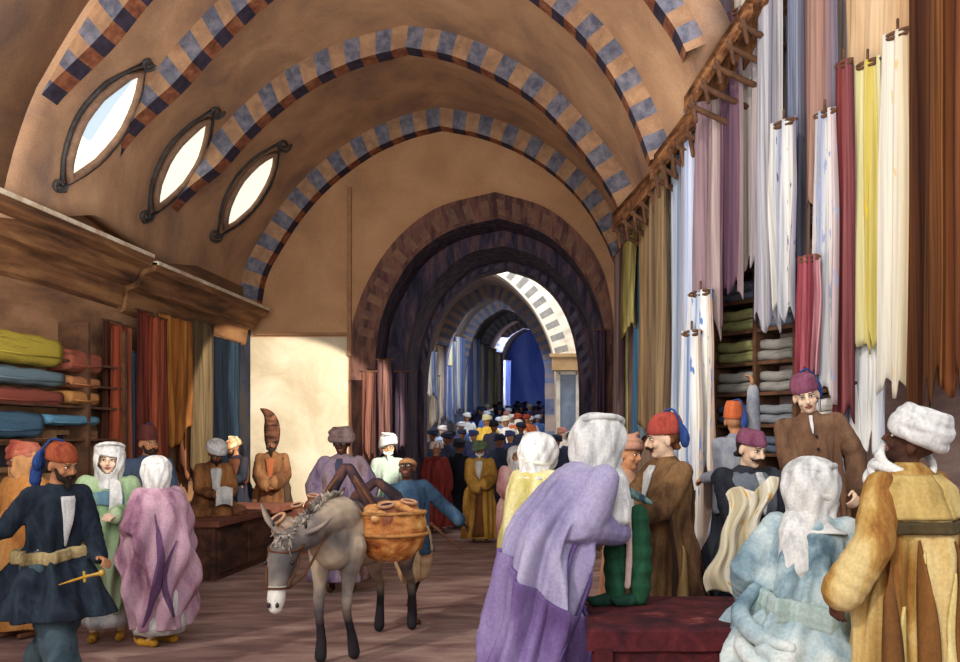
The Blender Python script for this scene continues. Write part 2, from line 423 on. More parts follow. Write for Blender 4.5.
mb.build('trim_14', mat('tan_impost', ['#b59468', '#cfae80'], 4), smooth=False, kind='structure')
a = P(559, 374, 21.9); b = P(577, 432, 21.9)
root = empty('window_4', (a.x, 21.85, b.z)); tag(root, kind='structure')
mb = MB(); w = b.x-a.x; h = a.z-b.z; mb.box(0, w, .03, .1, 0, h); mb.build('pane', mat('grey_pane', ['#5f7088', '#8595a8'], 2, rough=.3), root, smooth=False)
mb = MB()
for x0, x1, z0, z1 in ((-.06, .03, -.05, h+.05), (w-.03, w+.06, -.05, h+.05), (0, w, -.06, .02), (0, w, h-.02, h+.06)): mb.box(x0, x1, -.05, .12, z0, z1)
mb.build('window_frame', M_cream, root, smooth=False)

# street tunnel beyond: walls, vault and blue dimness
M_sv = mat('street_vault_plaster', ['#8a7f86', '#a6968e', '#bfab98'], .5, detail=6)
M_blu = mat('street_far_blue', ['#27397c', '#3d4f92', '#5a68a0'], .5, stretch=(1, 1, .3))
TL, TR = P(418, 0, DE).x, P(558, 0, DE).x
def tun(y, k=0):
    t = (y-22.5)/30
    c = arch([(405, 392), (410, 350), (420, 315), (438, 288)], (470, 268), [(500, 276), (528, 302), (546, 332), (555, 362), (556, 385)], DE, NA)
    zz = street_z(y)-street_z(22)
    return [Vector((p.x-(0 if k else 0)-.05*(p.x > -2), y, p.z+zz)) for p in jamb(c, 6, street_z(22))]
rows = [tun(22.5+i*2.2) for i in range(15)]; n = len(rows[0])
vs = [v for r in rows for v in r]; fs = [(i*n+j, i*n+j+1, (i+1)*n+j+1, (i+1)*n+j) for i in range(14) for j in range(n-1)]
me = bpy.data.meshes.new('t'); me.from_pydata(vs, [], fs)
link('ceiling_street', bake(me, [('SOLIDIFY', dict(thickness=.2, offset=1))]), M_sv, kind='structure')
for i, y in enumerate((26, 31, 37, 44)):
    c = tun(y); mb = MB(); inn = offset(c, -.35)
    for j in range(len(c)-1):
        mb.cur = j % 2
        mb.add([c[j], c[j+1], inn[j+1], inn[j]], [(0, 1, 2, 3)]); d = Vector((0, .4, 0)); mb.add([inn[j], inn[j+1], inn[j+1]+d, inn[j]+d], [(0, 3, 2, 1)])
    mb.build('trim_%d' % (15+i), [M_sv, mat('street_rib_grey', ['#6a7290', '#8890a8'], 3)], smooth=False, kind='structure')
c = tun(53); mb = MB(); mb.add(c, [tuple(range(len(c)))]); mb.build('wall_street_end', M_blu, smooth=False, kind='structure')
# ---- left wall, cornice
M_lwall = mat('left_wall_plaster', ['#6c4e3c', '#8c6648', '#a87e5c'], 1.3, stretch=(1, .5, 2), detail=7, bump=.15)
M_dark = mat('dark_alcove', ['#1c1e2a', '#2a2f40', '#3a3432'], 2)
M_corn = mat('cornice_wood', ['#4a3020', '#7a5234', '#9c7048'], 2, stretch=(3, .35, 3), detail=7, bump=.3)
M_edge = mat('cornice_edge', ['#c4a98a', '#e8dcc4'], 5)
XL = -5.62
mb = MB(); mb.box(XL-.25, XL, 4.5, D1, 0, 4.3); mb.build('wall_left', M_lwall, smooth=False, kind='structure')
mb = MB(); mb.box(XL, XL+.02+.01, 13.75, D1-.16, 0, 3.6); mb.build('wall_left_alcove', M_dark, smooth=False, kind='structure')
def cornice(y0, y1, idx, zt=3.93):
    mb = MB()
    pr = [(XL, zt-.62), (XL+.06, zt-.58), (XL+.10, zt-.34), (XL+.22, zt-.30), (XL+.30, zt-.14), (XL+.44, zt-.10), (XL+.46, zt), (XL, zt)]
    nS = 8; rs = []
    for k in range(nS+1):
        y = lerp(y0, y1, k/nS); rs.append([Vector((x, y, z+.012*math.sin(k*2.1+idx))) for x, z in pr])
    mb.rings(rs); mb.cur = 1
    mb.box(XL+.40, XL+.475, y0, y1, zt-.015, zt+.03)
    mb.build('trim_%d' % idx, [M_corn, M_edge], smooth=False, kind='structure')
cornice(5.0, 11.05, 20, 3.96); cornice(11.15, 15.25, 21, 3.90)
# ---- right wall
M_rw = mat('right_wall_plaster', ['#7c665e', '#957a6c', '#b39a84'], 1.2, detail=7)
M_mauve = mat('stall_back_mauve', ['#7e6662', '#957a72', '#a88e82'], 2, stretch=(1, 1, 2.5), detail=6)
RW = [(.72, 15.4), (1.28, 9.6)]; A_ = Vector((1.38, 9.4)); B_ = Vector((3.75, 6.2))
def FP(px, off=0.0):
    "point of the angled stall front under photo column px, moved off metres towards the hall"
    k = (px-CX)/F; d = B_-A_; nrm = Vector((-d.y, d.x)).normalized(); nrm = nrm if nrm.y < 0 else -nrm
    a = A_+nrm*off; t = (k*a.y-a.x)/(d.x-k*d.y); return a+d*t
def FZ(py, D): return CH-(py-CY)/F*D
def slab(p, q, z0, z1, th, name, m, **k):
    d = (Vector(q)-Vector(p)).normalized(); nx = Vector((-d.y, d.x))*th
    mb = MB(); vs = [Vector((a.x, a.y, z)) for z in (z0, z1) for a in (Vector(p), Vector(q), Vector(q)-nx, Vector(p)-nx)]
    mb.add(vs, [(0, 3, 2, 1), (4, 5, 6, 7), (0, 1, 5, 4), (1, 2, 6, 5), (2, 3, 7, 6), (3, 0, 4, 7)])
    return mb.build(name, m, smooth=False, **k)
slab(RW[0], RW[1], 0, 5.9, -.25, 'wall_right', M_rw, kind='structure')
d_ = (B_-A_).normalized(); n_ = Vector((-d_.y, d_.x)); n_ = n_ if n_.y < 0 else -n_
pa = A_-n_*.55-d_*.9; pb = B_-n_*.55+d_*1.0
slab(pa, pb, 0, 8.6, -.2, 'wall_stall', M_mauve, kind='structure')
# stone step under the stall front
mb = MB(); q = [A_+n_*1.15+d_*.5, B_+n_*.95+d_*.5, B_-n_*.5+d_*.5, A_-n_*.5-d_*.2]
mb.add([Vector((p.x, p.y, z)) for z in (0, .34) for p in q], [(0, 3, 2, 1), (4, 5, 6, 7), (0, 1, 5, 4), (1, 2, 6, 5), (2, 3, 7, 6), (3, 0, 4, 7)])
mb.build('floor_stall_step', mat('step_stone', ['#8a766a', '#a8947e'], 3), smooth=False, kind='structure')

# ---- hanging cloth
def hanging(name, p0, p1, ztop, zbot, m, label, cat='hanging cloth', group=None, folds=5, amp=.05, rag=.12, taper=0, seed=0, rod=True, gather=0, nu=46, nv=34, th=.012):
    "cloth hung between two plan points, gathered in folds; open mesh with thickness, top rail as a part"
    rnd = random.Random(seed*17+3); p0 = Vector(p0[:2]); p1 = Vector(p1[:2]); w = (p1-p0).length; d = (p1-p0)/w; nr = Vector((-d.y, d.x)); nr = nr if nr.y < 0 else -nr
    c = (p0+p1)/2; root = empty(name, (c.x, c.y, zbot), 0, label, cat, group)
    ph = [rnd.uniform(0, 6.28) for _ in range(6)]
    verts = []; uvs = []
    rg = [rnd.uniform(-1, 1) for _ in range(12)]
    for i in range(nv+1):
        v = i/nv
        for j in range(nu+1):
            u = j/nu
            bot = zbot+rag*(rg[int(u*10)]*(1-(u*10) % 1)+rg[int(u*10)+1]*((u*10) % 1))+.04*math.sin(u*folds*6.28)
            z = lerp(ztop, bot, v)
            s = (u-.5)*(1-taper*v)*(1-gather*(1-sm(0, .4, v)))+.02*math.sin(5*v+ph[3])*v
            f = amp*(.35+.65*v)*(math.sin(folds*2*PI*u+ph[0]+1.3*math.sin(2.2*v+ph[1]))+.45*math.sin(folds*4.6*PI*u+ph[2]+2*v)+.3*noise.noise((u*6, v*3, seed)))
            q = c+d*s*w+nr*f
            verts.append((q.x-c.x, q.y-c.y, z-zbot)); uvs.append((u, 1-v))
    fs = [(i*(nu+1)+j, i*(nu+1)+j+1, (i+1)*(nu+1)+j+1, (i+1)*(nu+1)+j) for i in range(nv) for j in range(nu)]
    me = bpy.data.meshes.new(name); me.from_pydata(verts, [], fs); uv = me.uv_layers.new(name='UVMap')
    for l in me.loops: uv.data[l.index].uv = uvs[l.vertex_index]
    me = bake(me, [('SOLIDIFY', dict(thickness=th, offset=0))])
    link('cloth', me, m, root)
    if rod and gather:
        mb = MB(); mb.tube([(0, 0, ztop-zbot+.05*math.cos(a)+.03) for a in (0,)]+[(0, 0, ztop-zbot-.02)], .012, 8, True)
        mb.tube([(math.cos(a)*w*.5*(1-gather)*d.x, math.cos(a)*w*.5*(1-gather)*d.y, ztop-zbot-.03+.02*math.sin(a)) for a in [2*PI*j/16 for j in range(16)]], .016, 6, closed=True)
        mb.build('cord', MATS['rail_wood'], root)
    elif rod:
        mb = MB(); e = d*(w/2+.03); mb.cap((-e.x, -e.y, ztop-zbot+.01), .014, (e.x, e.y, ztop-zbot+.01), .014, 8)
        mb.build('rod', MATS['rail_wood'], root)
    return root
mat('rail_wood', ['#4c3324', '#6e4c34'], 6, stretch=(1, 1, 1))
def stops(cols):
    k = len(cols); return [(i/(k-1), c) for i, c in enumerate(cols)]
def rstall(px0, px1, yt, yb, off, cols, label, name='hanging_cloth', **kw):
    a = FP(px0, off); b = FP(px1, off); D = (a.y+b.y)/2
    sp = kw.pop('spots', None); dk = kw.pop('dark', .72); it = kw.pop('interp', 'LINEAR'); wob = kw.pop('wob', .05)
    m = mat_stripe('cloth_%d_%d_%d' % (px0, px1, yt), stops(cols), spots=sp, dark=dk, interp=it, wob=wob)
    if yt > 0: kw.setdefault('gather', .2)
    w_ = (b-a).length; kw.setdefault('folds', max(2, int(w_*7))); kw.setdefault('amp', .03)
    return hanging(name, a, b, FZ(yt, D), FZ(yb, D), m, label, seed=px0, **kw)
def rwall(px0, px1, yt, yb, off, cols, label, name='hanging_cloth', **kw):
    def WP(px):
        k = (px-CX)/F; A = Vector(RW[0]); B = Vector(RW[1]); d = B-A; A = A+Vector((-1, -.08)).normalized()*off; t = (k*A.y-A.x)/(d.x-k*d.y); return A+d*t
    a, b = WP(px0), WP(px1); D = (a.y+b.y)/2
    m = mat_stripe('cloth_%d_%d_%d' % (px0, px1, yt), stops(cols), spots=kw.pop('spots', None), dark=kw.pop('dark', .7))
    kw.setdefault('folds', max(2, int((b-a).length*3))); kw.setdefault('amp', .03)
    return hanging(name, a, b, FZ(yt, D), FZ(yb, D), m, label, seed=px0+1, **kw)
def lwall(px0, px1, yt, yb, off, cols, label, name='hanging_cloth', **kw):
    X = XL+off; D0 = F*X/(px0-CX); D1_ = F*X/(px1-CX); D = (D0+D1_)/2
    m = mat_stripe('cloth_%d_%d_%d' % (px0, px1, yt), stops(cols), spots=kw.pop('spots', None), dark=kw.pop('dark', .55))
    kw.setdefault('folds', max(2, int((D1_-D0)*4))); kw.setdefault('amp', .035)
    return hanging(name, (X, D0), (X, D1_), FZ(yt, D), FZ(yb, D), m, label, seed=px0+2, **kw)
# right stall, from the far end to the near end
rstall(682, 700, 60, 470, .30, ['#6f7fa0', '#c9cede', '#8a90a8'], 'narrow pale blue and white cloth hanging at the far edge of the right stall')
rstall(694, 723, 50, 330, .42, ['#786468', '#92787c', '#6e585e', '#a8948f', '#5e4448'], 'long mauve rose cloth hanging from the awning at the far end of the right stall')
rstall(686, 716, 290, 470, .50, ['#d8d4cc', '#8fa2bf', '#ece6d8', '#a98a78'], 'white cloth with blue blotches hanging below the mauve rose cloth', spots=('#5c7fae', .60, (5, 6, 1)))
rstall(722, 744, 10, 290, .40, ['#5a3e4c', '#4a3544', '#6c4f5c', '#8e7a78'], 'dark plum cloth hanging to the right of the mauve rose cloth')
rstall(734, 762, -30, 262, .30, ['#b7a898', '#c9bba8', '#8c7f88', '#c2b4a0'], 'taupe beige cloth hanging right of the dark plum cloth')
rstall(756, 782, -40, 320, .44, ['#7c7884', '#b4b0b2', '#605c6c', '#c0bab4'], 'lavender grey striped cloth hanging above the bundled fabrics', dark=.6)
rstall(768, 800, 120, 315, .56, ['#cfc8bc', '#8c93a6', '#d8d2c8', '#7c7686'], 'white cloth flecked with violet hanging in front of the lavender grey cloth', spots=('#4f4a66', .63, (7, 9, 1)), taper=.35)
rstall(788, 812, -40, 300, .38, ['#565a70', '#8a90a0', '#4c424c', '#94745f'], 'slate blue and dark brown striped cloth hanging from the top of the right stall', dark=.5)
rstall(806, 836, -40, 190, .46, ['#84645a', '#a07c6c', '#8c6a62', '#6c6878'], 'rose brown cloth hanging high in the middle of the right stall')
rstall(812, 838, 110, 395, .56, ['#c4bcb8', '#969cac', '#d6d0c8', '#a48a8c'], 'pale grey cloth with pink edge hanging behind the crimson cloth', spots=('#8a93ae', .6, (6, 9, 1)))
rstall(796, 822, 255, 392, .66, ['#7c3038', '#a0545c', '#6a2630', '#b88488'], 'gathered crimson cloth with ragged hem hanging above the merchant in magenta fez', rag=.22, folds=4, taper=.2)
rstall(834, 854, 60, 420, .50, ['#5c2a2a', '#7c3a38', '#8c5050', '#5c2c32'], 'long maroon strip of cloth hanging left of the yellow cloth', dark=.6)
rstall(852, 884, 60, 340, .42, ['#cfc590', '#d8cf9c', '#bca750', '#c6b668', '#d6cfa8'], 'bright yellow cloth hanging in the right stall', dark=.85, spots=('#cfae2a', .63, (5, 5, 1)))
rstall(880, 916, 30, 385, .50, ['#cbc3b2', '#d6cfbf', '#ccbd9e', '#a87c4c'], 'cream white cloth with ochre edge hanging right of the yellow cloth', dark=.88, spots=('#d9ae74', .64, (6, 8, 1)))
rstall(846, 912, -50, 110, .30, ['#c4a07a', '#cdb08a', '#b98f66'], 'plain tan cloth hanging highest above the yellow and white cloths', dark=.85)
rstall(908, 942, -60, 385, .58, ['#5c3418', '#3c2014', '#54321c', '#82502a'], 'dark rust brown cloth hanging right of the cream white cloth', rag=.3, dark=.5)
rstall(934, 990, -60, 368, .46, ['#6e3e20', '#7c4826', '#5c3220', '#86522e', '#6a3c24', '#7e4c2c'], 'wide rust orange curtain at the near end of the right stall', rag=.3, dark=.7)
rstall(850, 884, 330, 445, .34, ['#f0ebe0', '#d8d8d8', '#f4efe4', '#a9aebc'], 'white bundled cloth hanging below the yellow cloth', dark=.85)
rstall(836, 858, 380, 470, .40, ['#f0eae0', '#8d97b4', '#e9e4da'], 'pale blue white cloth hanging below the maroon strip', dark=.8)
rstall(680, 704, 330, 560, .55, ['#d9d2c8', '#6c88b4', '#e9e2d4', '#a99486'], 'blue and white cloth hanging low behind the merchant in the brown coat', spots=('#4f73a8', .62, (5, 6, 1)))
for i_, (a_, b_, t_, o_, cs_, nm_) in enumerate([(712, 772, 235, .12, ['#75675f', '#5c505c', '#8c7c72', '#685a60'], 'wide brown plum cloth hanging far back behind the plum and taupe cloths'),
        (760, 836, 215, .14, ['#b0a494', '#8c8894', '#c0b4a2', '#7a6c6c', '#a89c90'], 'wide pale taupe cloth hanging far back behind the slate blue cloth'),
        (826, 870, 330, .18, ['#c4b49c', '#a0908a', '#d0c4ac'], 'beige cloth hanging far back between the maroon strip and yellow cloth'),
        (868, 920, 200, .16, ['#c0a888', '#cdb898', '#a88c6c'], 'sandy cloth hanging far back behind the cream white cloth')]):
    rstall(a_, b_, -70, t_, o_, cs_, nm_)
# along the right wall towards the gate
rwall(614, 622, 252, 450, .10, ['#6a4a4c', '#a9928c', '#4a3438'], 'narrow mauve cloth hanging beside the gate', rag=.1)
rwall(622, 636, 238, 328, .16, ['#7a6440', '#a89c58', '#bcb070', '#8c7c44'], 'olive yellow cloth hanging under the farthest awning')
rwall(633, 644, 245, 440, .10, ['#2f5a78', '#4f7a98', '#8a9aa0'], 'teal blue cloth hanging next to the olive yellow cloth')
rwall(640, 655, 180, 430, .16, ['#8f7450', '#a98a62', '#5c4234', '#bca27a'], 'brown and tan striped cloth hanging under the middle awning', dark=.5)
rwall(650, 668, 165, 440, .20, ['#9a8464', '#6a5240', '#b0966e', '#4e3a30'], 'olive brown cloth with dark streaks hanging under the middle awning', dark=.5)
rwall(666, 684, 130, 470, .16, ['#b9c2cc', '#efeee8', '#8fa2bf', '#a99a92'], 'pale blue white cloth hanging at the near end of the right wall')
# awnings
M_aw = mat('awning_wood', ['#4a2e1a', '#74492a', '#9a6a42'], 3, stretch=(4, .6, 4), detail=6, bump=.3)
def awning(pxa, ya, Da, pxb, yb, Db, label, drop=.5, back=.5):
    a = P(pxa, ya, Da); b = P(pxb, yb, Db); root = empty('awning', (a.x, a.y, a.z-drop), 0, label, 'awning', 'wooden awnings over the right wall'); a0 = Vector(root.location)
    ax = (b-a); side = Vector((1, .25, 0)).normalized()
    mb = MB(); up = Vector((0, 0, 1))
    A0, B0 = a-a0, b-a0; A1, B1 = A0+side*back+up*.12, B0+side*back+up*.12
    t = Vector((0, 0, -.07)); mb.add([A0, B0, B1, A1, A0+t, B0+t, B1+t, A1+t], [(0, 1, 2, 3), (4, 7, 6, 5), (0, 4, 5, 1), (1, 5, 6, 2), (2, 6, 7, 3), (3, 7, 4, 0)])
    mb.build('roof_board', M_aw, root, smooth=False)
    mb = MB(); f = Vector((0, 0, -drop*.55)); th = side*.05
    mb.add([A0, B0, B0+f*.8, A0+f*.8, A0+th, B0+th, B0+th+f*.8, A0+th+f*.8], [(0, 1, 2, 3), (4, 7, 6, 5), (0, 4, 5, 1), (1, 5, 6, 2), (2, 6, 7, 3), (3, 7, 4, 0)])
    mb.build('fascia', M_aw, root, smooth=False)
    for k in range(5):
        s = (k+.5)/5; p = A0.lerp(B0, s); mb = MB(); mb.cap(p+Vector((0, 0, -drop*.5)), .03, p+side*back*.95+Vector((0, 0, -drop*.95)), .03, 8)
        mb.tube([p+side*.02+Vector((0, 0, -drop*.35)), p+side*.06+Vector((0, 0, -drop*.9))], [.03, .02], 8, True)
        mb.build('bracket', MATS['rail_wood'], root)
awning(612, 214, 12.2, 655, 166, 10.6, 'farthest brown wooden awning, nearest the gate', .55)
awning(650, 160, 9.9, 692, 104, 8.9, 'middle brown wooden awning on the right wall', .5)
awning(684, 97, 8.6, 748, -4, 8.1, 'nearest and highest brown wooden awning on the right', .35)
# slender column by the gate
r0 = P(629, 318, 14.4); root = empty('column', (r0.x-.02, 14.2, 0), 0, 'slender pale yellow column standing beside the gate at the right', 'column')
mb = MB(); mb.tube([(0, 0, .12), (0, 0, 3.5)], [.075, .065], 14); mb.build('shaft', mat('column_yellow', ['#a99a5c', '#cdbf86'], 4, stretch=(2, 2, .4)), root)
mb = MB(); mb.box(-.12, .12, -.12, .12, 0, .12); mb.build('base', M_mauve, root, smooth=False)
mb = MB(); mb.tube([(0, 0, 3.5), (0, 0, 3.56), (0, 0, 3.66)], [.07, .10, .14], 14); mb.build('capital', M_edge, root)

# ---- stall shelves with folded fabric
def board(p, q, z, depth, name, m, **k):
    return slab(p, q, z-.02, z+.02, -depth, name, m, **k)
sp0, sp1 = FP(712, -.12), FP(836, -.12)
root = empty('shelf_unit', (sp0.x, sp0.y, .34), 0, 'wooden shelves behind the hanging cloths of the right stall', 'shelf')
dS = (sp1-sp0).normalized(); nS = Vector((-dS.y, dS.x)); nS = nS if nS.y < 0 else -nS
wS = (sp1-sp0).length
def loc(u, v, z): q = dS*u+nS*v; return Vector((q.x, q.y, z))
def lbox(mb, u0, u1, v0, v1, z0, z1):
    vs = [loc(u, v, z) for z in (z0, z1) for u, v in ((u0, v0), (u1, v0), (u1, v1), (u0, v1))]
    mb.add(vs, [(0, 3, 2, 1), (4, 5, 6, 7), (0, 1, 5, 4), (1, 2, 6, 5), (2, 3, 7, 6), (3, 0, 4, 7)])
levels = [FZ(y, 8.7)-.34 for y in (455, 425, 392, 360, 326, 294, 262, 232, 200)]
for z in levels:
    mb = MB(); lbox(mb, 0, wS, -.02, -.38, z-.02, z+.015); mb.build('shelf_board', MATS['rail_wood'], root, smooth=False)
for u in (0, wS*.36, wS*.68, wS-.04):
    mb = MB(); lbox(mb, u, u+.04, 0, -.40, 0, levels[-1]+.1); mb.build('upright', MATS['rail_wood'], root, smooth=False)
mb = MB(); lbox(mb, 0, wS, -.36, -.40, 0, levels[-1]+.1); mb.build('back_board', M_mauve, root, smooth=False)
fc = ['#5f6678', '#8a8c90', '#8f8c5a', '#6b7482', '#9a958c', '#4a5a78', '#d8dcdc', '#5b86b4', '#ece8dc', '#8c7a74', '#c9c4b4', '#6f94ba', '#7a4a56']
rnd = random.Random(4); cn = {'#5f6678': 'slate grey', '#8a8c90': 'mid grey', '#8f8c5a': 'olive yellow', '#6b7482': 'blue grey', '#9a958c': 'warm grey', '#4a5a78': 'dark blue', '#d8dcdc': 'pale grey', '#5b86b4': 'bright blue', '#ece8dc': 'cream', '#8c7a74': 'brown grey', '#c9c4b4': 'beige', '#6f94ba': 'sky blue', '#7a4a56': 'plum'}
ordn = ['lowest', 'second lowest', 'third lowest', 'fourth', 'fifth', 'fourth highest', 'third highest', 'second highest', 'highest']
bays = ['far', 'middle', 'near']
def fold_stack(mb, w, d, h, layers, rnd):
    z = 0
    for k in range(layers):
        hh = h/layers; j = rnd.uniform(-.02, .02); nU = 10; rs = []
        for i in range(nU+1):
            u = i/nU; e = .9+.1*math.sin(PI*u); zz = .006*math.sin(u*9+k)
            rs.append([Vector((u*w+j, v*d*e, z+hz*hh*(.96)+zz)) for v, hz in ((0, .5), (.04, .12), (.2, 0), (.9, 0), (.9, 1), (.2, 1), (.04, .88))])
        mb.rings(rs); z += hh
grid = [[7, 8, 6], [9, 0, 12], [5, 1, 8], [4, 4, 12], [2, 4, 11], [2, 3, 8], [3, 5, 7], [0, 5, 8], [5, 0, 6]]
for li, z in enumerate(levels[:-1]):
    for b in range(3):
        u0 = (0, wS*.36, wS*.68)[b]+.06; u1 = (wS*.36, wS*.68, wS)[b]-.03
        col = fc[grid[li+1][b]]; mb = MB(); h = (levels[li+1]-z-.08)*rnd.uniform(.75, .98)
        fold_stack(mb, u1-u0, .3, h, 2, rnd)
        pos = Vector((sp0.x, sp0.y, .34))+loc(u0, -.33, z+.018)
        ang = math.atan2(dS.y, dS.x)
        m = mat('folded_%s' % col[1:], [col, col, '#'+''.join('%02x' % int(int(col[i:i+2], 16)*.8) for i in (1, 3, 5))], 6, stretch=(.5, .5, 6))
        o = mb.build('folded_cloth', m, None, label='%s folded cloth in the %s bay on the %s shelf of the stall' % (cn[col], bays[b], ordn[li]), cat='folded cloth', group='folded cloths on the right stall shelves')
        # put the front edge towards the hall
        o.location = pos+loc(0, .31, 0); o.rotation_euler = (0, 0, ang); o.data.transform(Matrix.Scale(1, 4)) if nS.dot(Vector((-dS.y, dS.x))) < 0 else o.data.transform(Matrix.Scale(-1, 4, (0, 1, 0)))

# ---- left wall: pigeonhole shelves with bolts
def lbolt(px0, px1, y0a, y1a, col, label, off=.02, depth=.3, name='fabric_bolt', rolls=2):
    X = XL+off+depth; D0 = F*X/(px0-CX); D1_ = F*X/(px1-CX); zt = FZ(y0a, D0); zb = FZ(y1a, D0); L = D1_-D0
    o = empty(name, (XL+off, D0, zb), 0, label, 'fabric bolt', 'fabric bolts on the left wall shelves')
    h = zt-zb; m = mat('bolt_%s' % col[1:], [col, col, '#'+''.join('%02x' % int(int(col[i:i+2], 16)*.72) for i in (1, 3, 5))], 3, stretch=(3, .5, 5))
    mb = MB(); rs = []
    for i in range(13):
        t = i/12; k = 1-.10*(abs(t-.5)*2)**6; rs.append([Vector((depth/2+math.copysign(abs(math.cos(a))**.55, math.cos(a))*depth/2*k, t*L, h/2+math.copysign(abs(math.sin(a))**.6, math.sin(a))*h/2*k+.006*math.sin(t*20))) for a in [2*PI*j/20 for j in range(20)]])
    mb.rings(rs); mb.build('wrapped_cloth', m, o)
    mb = MB(); mb.tube([(depth*.6, -.015, h/2), (depth*.6, .02, h/2)], [.02, .02], 8); mb.tube([(depth*.6, L-.02, h/2), (depth*.6, L+.015, h/2)], .02, 8)
    mb.build('core', MATS['rail_wood'], o)
    if rolls:
        mb = MB(); e = h*.18; mb.tube([(depth+.003, .05, h*.3), (depth+.008, L*.5, h*.27), (depth+.003, L-.06, h*.33)], [.008, .012, .006], 6); mb.build('loose_edge', m, o)
    return o
lbolt(-26, 65, 322, 356, '#b5a03c', 'mustard yellow fabric bolt, topmost on the left wall shelves')
lbolt(-26, 67, 360, 379, '#6a7f86', 'grey blue fabric bolt under the mustard yellow bolt')
lbolt(-26, 66, 383, 402, '#8f4a3c', 'brick red fabric bolt under the grey blue bolt')
lbolt(-26, 46, 409, 438, '#4a6a80', 'steel blue fabric bolt, lowest on the left wall shelves')
lbolt(72, 104, 348, 371, '#96523e', 'short brick red fabric bolt, topmost in the second stack')
lbolt(72, 102, 375, 387, '#b0764c', 'short tan fabric bolt under the short brick red bolt')
lbolt(72, 101, 390, 404, '#b98048', 'short ochre orange fabric bolt in the second stack')
lbolt(50, 101, 414, 425, '#5f90a8', 'thin light blue fabric bolt, lowest in the second stack')
shx = XL+.36
root = empty('wall_shelf', (XL, 7.6, 0), 0, 'open wooden wall shelves holding the fabric bolts on the left wall', 'shelf')
for z in (FZ(357, 9.4)-.03, FZ(380, 9.4)-.03, FZ(403, 9.4)-.03, FZ(437, 9.4)-.03):
    mb = MB(); mb.box(.0, .30, 0, 3.0, z-.015, z+.01); mb.build('shelf_board', MATS['rail_wood'], root, smooth=False)
mb = MB(); mb.box(0, .33, 2.2, 2.25, 0, 3.0); mb.build('upright', MATS['rail_wood'], root, smooth=False)
mb = MB(); mb.box(0, .33, 3.0, 3.05, 0, 3.0); mb.build('upright', MATS['rail_wood'], root, smooth=False)
# dark box openings below
for i, (px0, px1, yt, yb, lab) in enumerate([(-20, 18, 440, 474, 'dark wooden cupboard opening at the left edge of the left wall'), (22, 48, 438, 470, 'small dark cupboard opening between the left edge and the tall cupboard'), (52, 96, 430, 500, 'tall dark cupboard opening below the light blue bolt')]):
    X = XL+.1; D0 = F*X/(px0-CX); D1_ = F*X/(px1-CX); zt = FZ(yt, D0); zb = FZ(yb, D0)
    root = empty('cupboard', (XL, D0, zb), 0, lab, 'cupboard'); L = D1_-D0; h = zt-zb
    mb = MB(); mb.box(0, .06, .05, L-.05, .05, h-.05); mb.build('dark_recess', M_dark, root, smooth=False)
    mb = MB()
    for a in ((0, .05, 0, h), (L-.05, L, 0, h), (.05, L-.05, 0, .05), (.05, L-.05, h-.05, h)): mb.box(0, .12, a[0], a[1], a[2], a[3])
    mb.build('cupboard_frame', mat('frame_tan', ['#8a6040', '#b08a62'], 4), root, smooth=False)
# hanging cloths, left
lwall(103, 120, 322, 500, .16, ['#4a2a20', '#6e4028', '#34221e'], 'dark brown cloth hanging first after the left shelves')
lwall(112, 132, 326, 470, .28, ['#7c3522', '#9a4c30', '#6a2c20', '#a8684a'], 'rust red cloth hanging left of the blue sliver')
lwall(130, 138, 352, 470, .18, ['#2c4456', '#4a6474'], 'thin blue cloth sliver hanging between rust red cloths')
lwall(137, 152, 312, 470, .24, ['#4c2620', '#7a3428', '#3a221e'], 'maroon cloth hanging beside the knotted brass ring cloth')
lwall(150, 166, 318, 480, .30, ['#8a3f2a', '#a3563a', '#5e2a20'], 'brick red cloth hanging in the middle of the left wall')
lwall(160, 192, 318, 440, .22, ['#a86a2c', '#c4843c', '#9a5c2a', '#b87a3c', '#7a4826'], 'golden orange cloth hanging on the left wall', rag=.3)
lwall(178, 196, 350, 470, .12, ['#6c4030', '#8a5a3c', '#5a3628'], 'brown red cloth hanging right of the golden orange cloth')
lwall(194, 214, 322, 470, .26, ['#54442f', '#6e5c40', '#3e3228'], 'khaki brown cloth hanging before the dark alcove')
lwall(214, 240, 340, 470, .16, ['#0c121c', '#162230', '#0a0e16', '#34485a', '#0e131c'], 'navy cloth with pale blue streaks hanging in the dark alcove', dark=.4)

# divan counter (red) in the foreground
M_div = mat('red_carpet', ['#1e0a10', '#381016', '#50181c', '#74403a'], 7, detail=9, bump=.4, lo=.3, hi=.75)
M_div2 = mat('red_carpet_top', ['#240a10', '#40141a', '#581e22', '#9a584a'], 6, detail=8, bump=.3, lo=.3, hi=.75)
root = empty('carpeted_platform', (.1, 4.92, 0), 0, 'low platform covered in dark red carpet in the right foreground', 'platform')
mb = MB(); mb.box(0, 2.6, 0, .98, 0, .64); mb.build('base', M_div, root, smooth=False)
mb = MB(); rs = []
for k in range(31):
    x = -.03+2.66*k/30; w = .006*math.sin(k*1.7)
    rs.append([Vector((x, y, z)) for y, z in ((-.03+w, .585), (-.035+w, .69), (-.01, .705+w*.5), (.98, .705), (.98, .64), (0, .64), (0, .585))])
mb.rings(rs); mb.build('carpet', M_div2, root, smooth=False)
for x in (0.06, 2.5):
    mb = MB(); mb.box(x-.05, x+.05, -.03, 0, 0, .6); mb.build('corner_panel', M_div, root, smooth=False)
mb = MB(); mb.box(.01, 2.59, -.02, 0, .02, .09); mb.build('skirting', M_div, root, smooth=False)
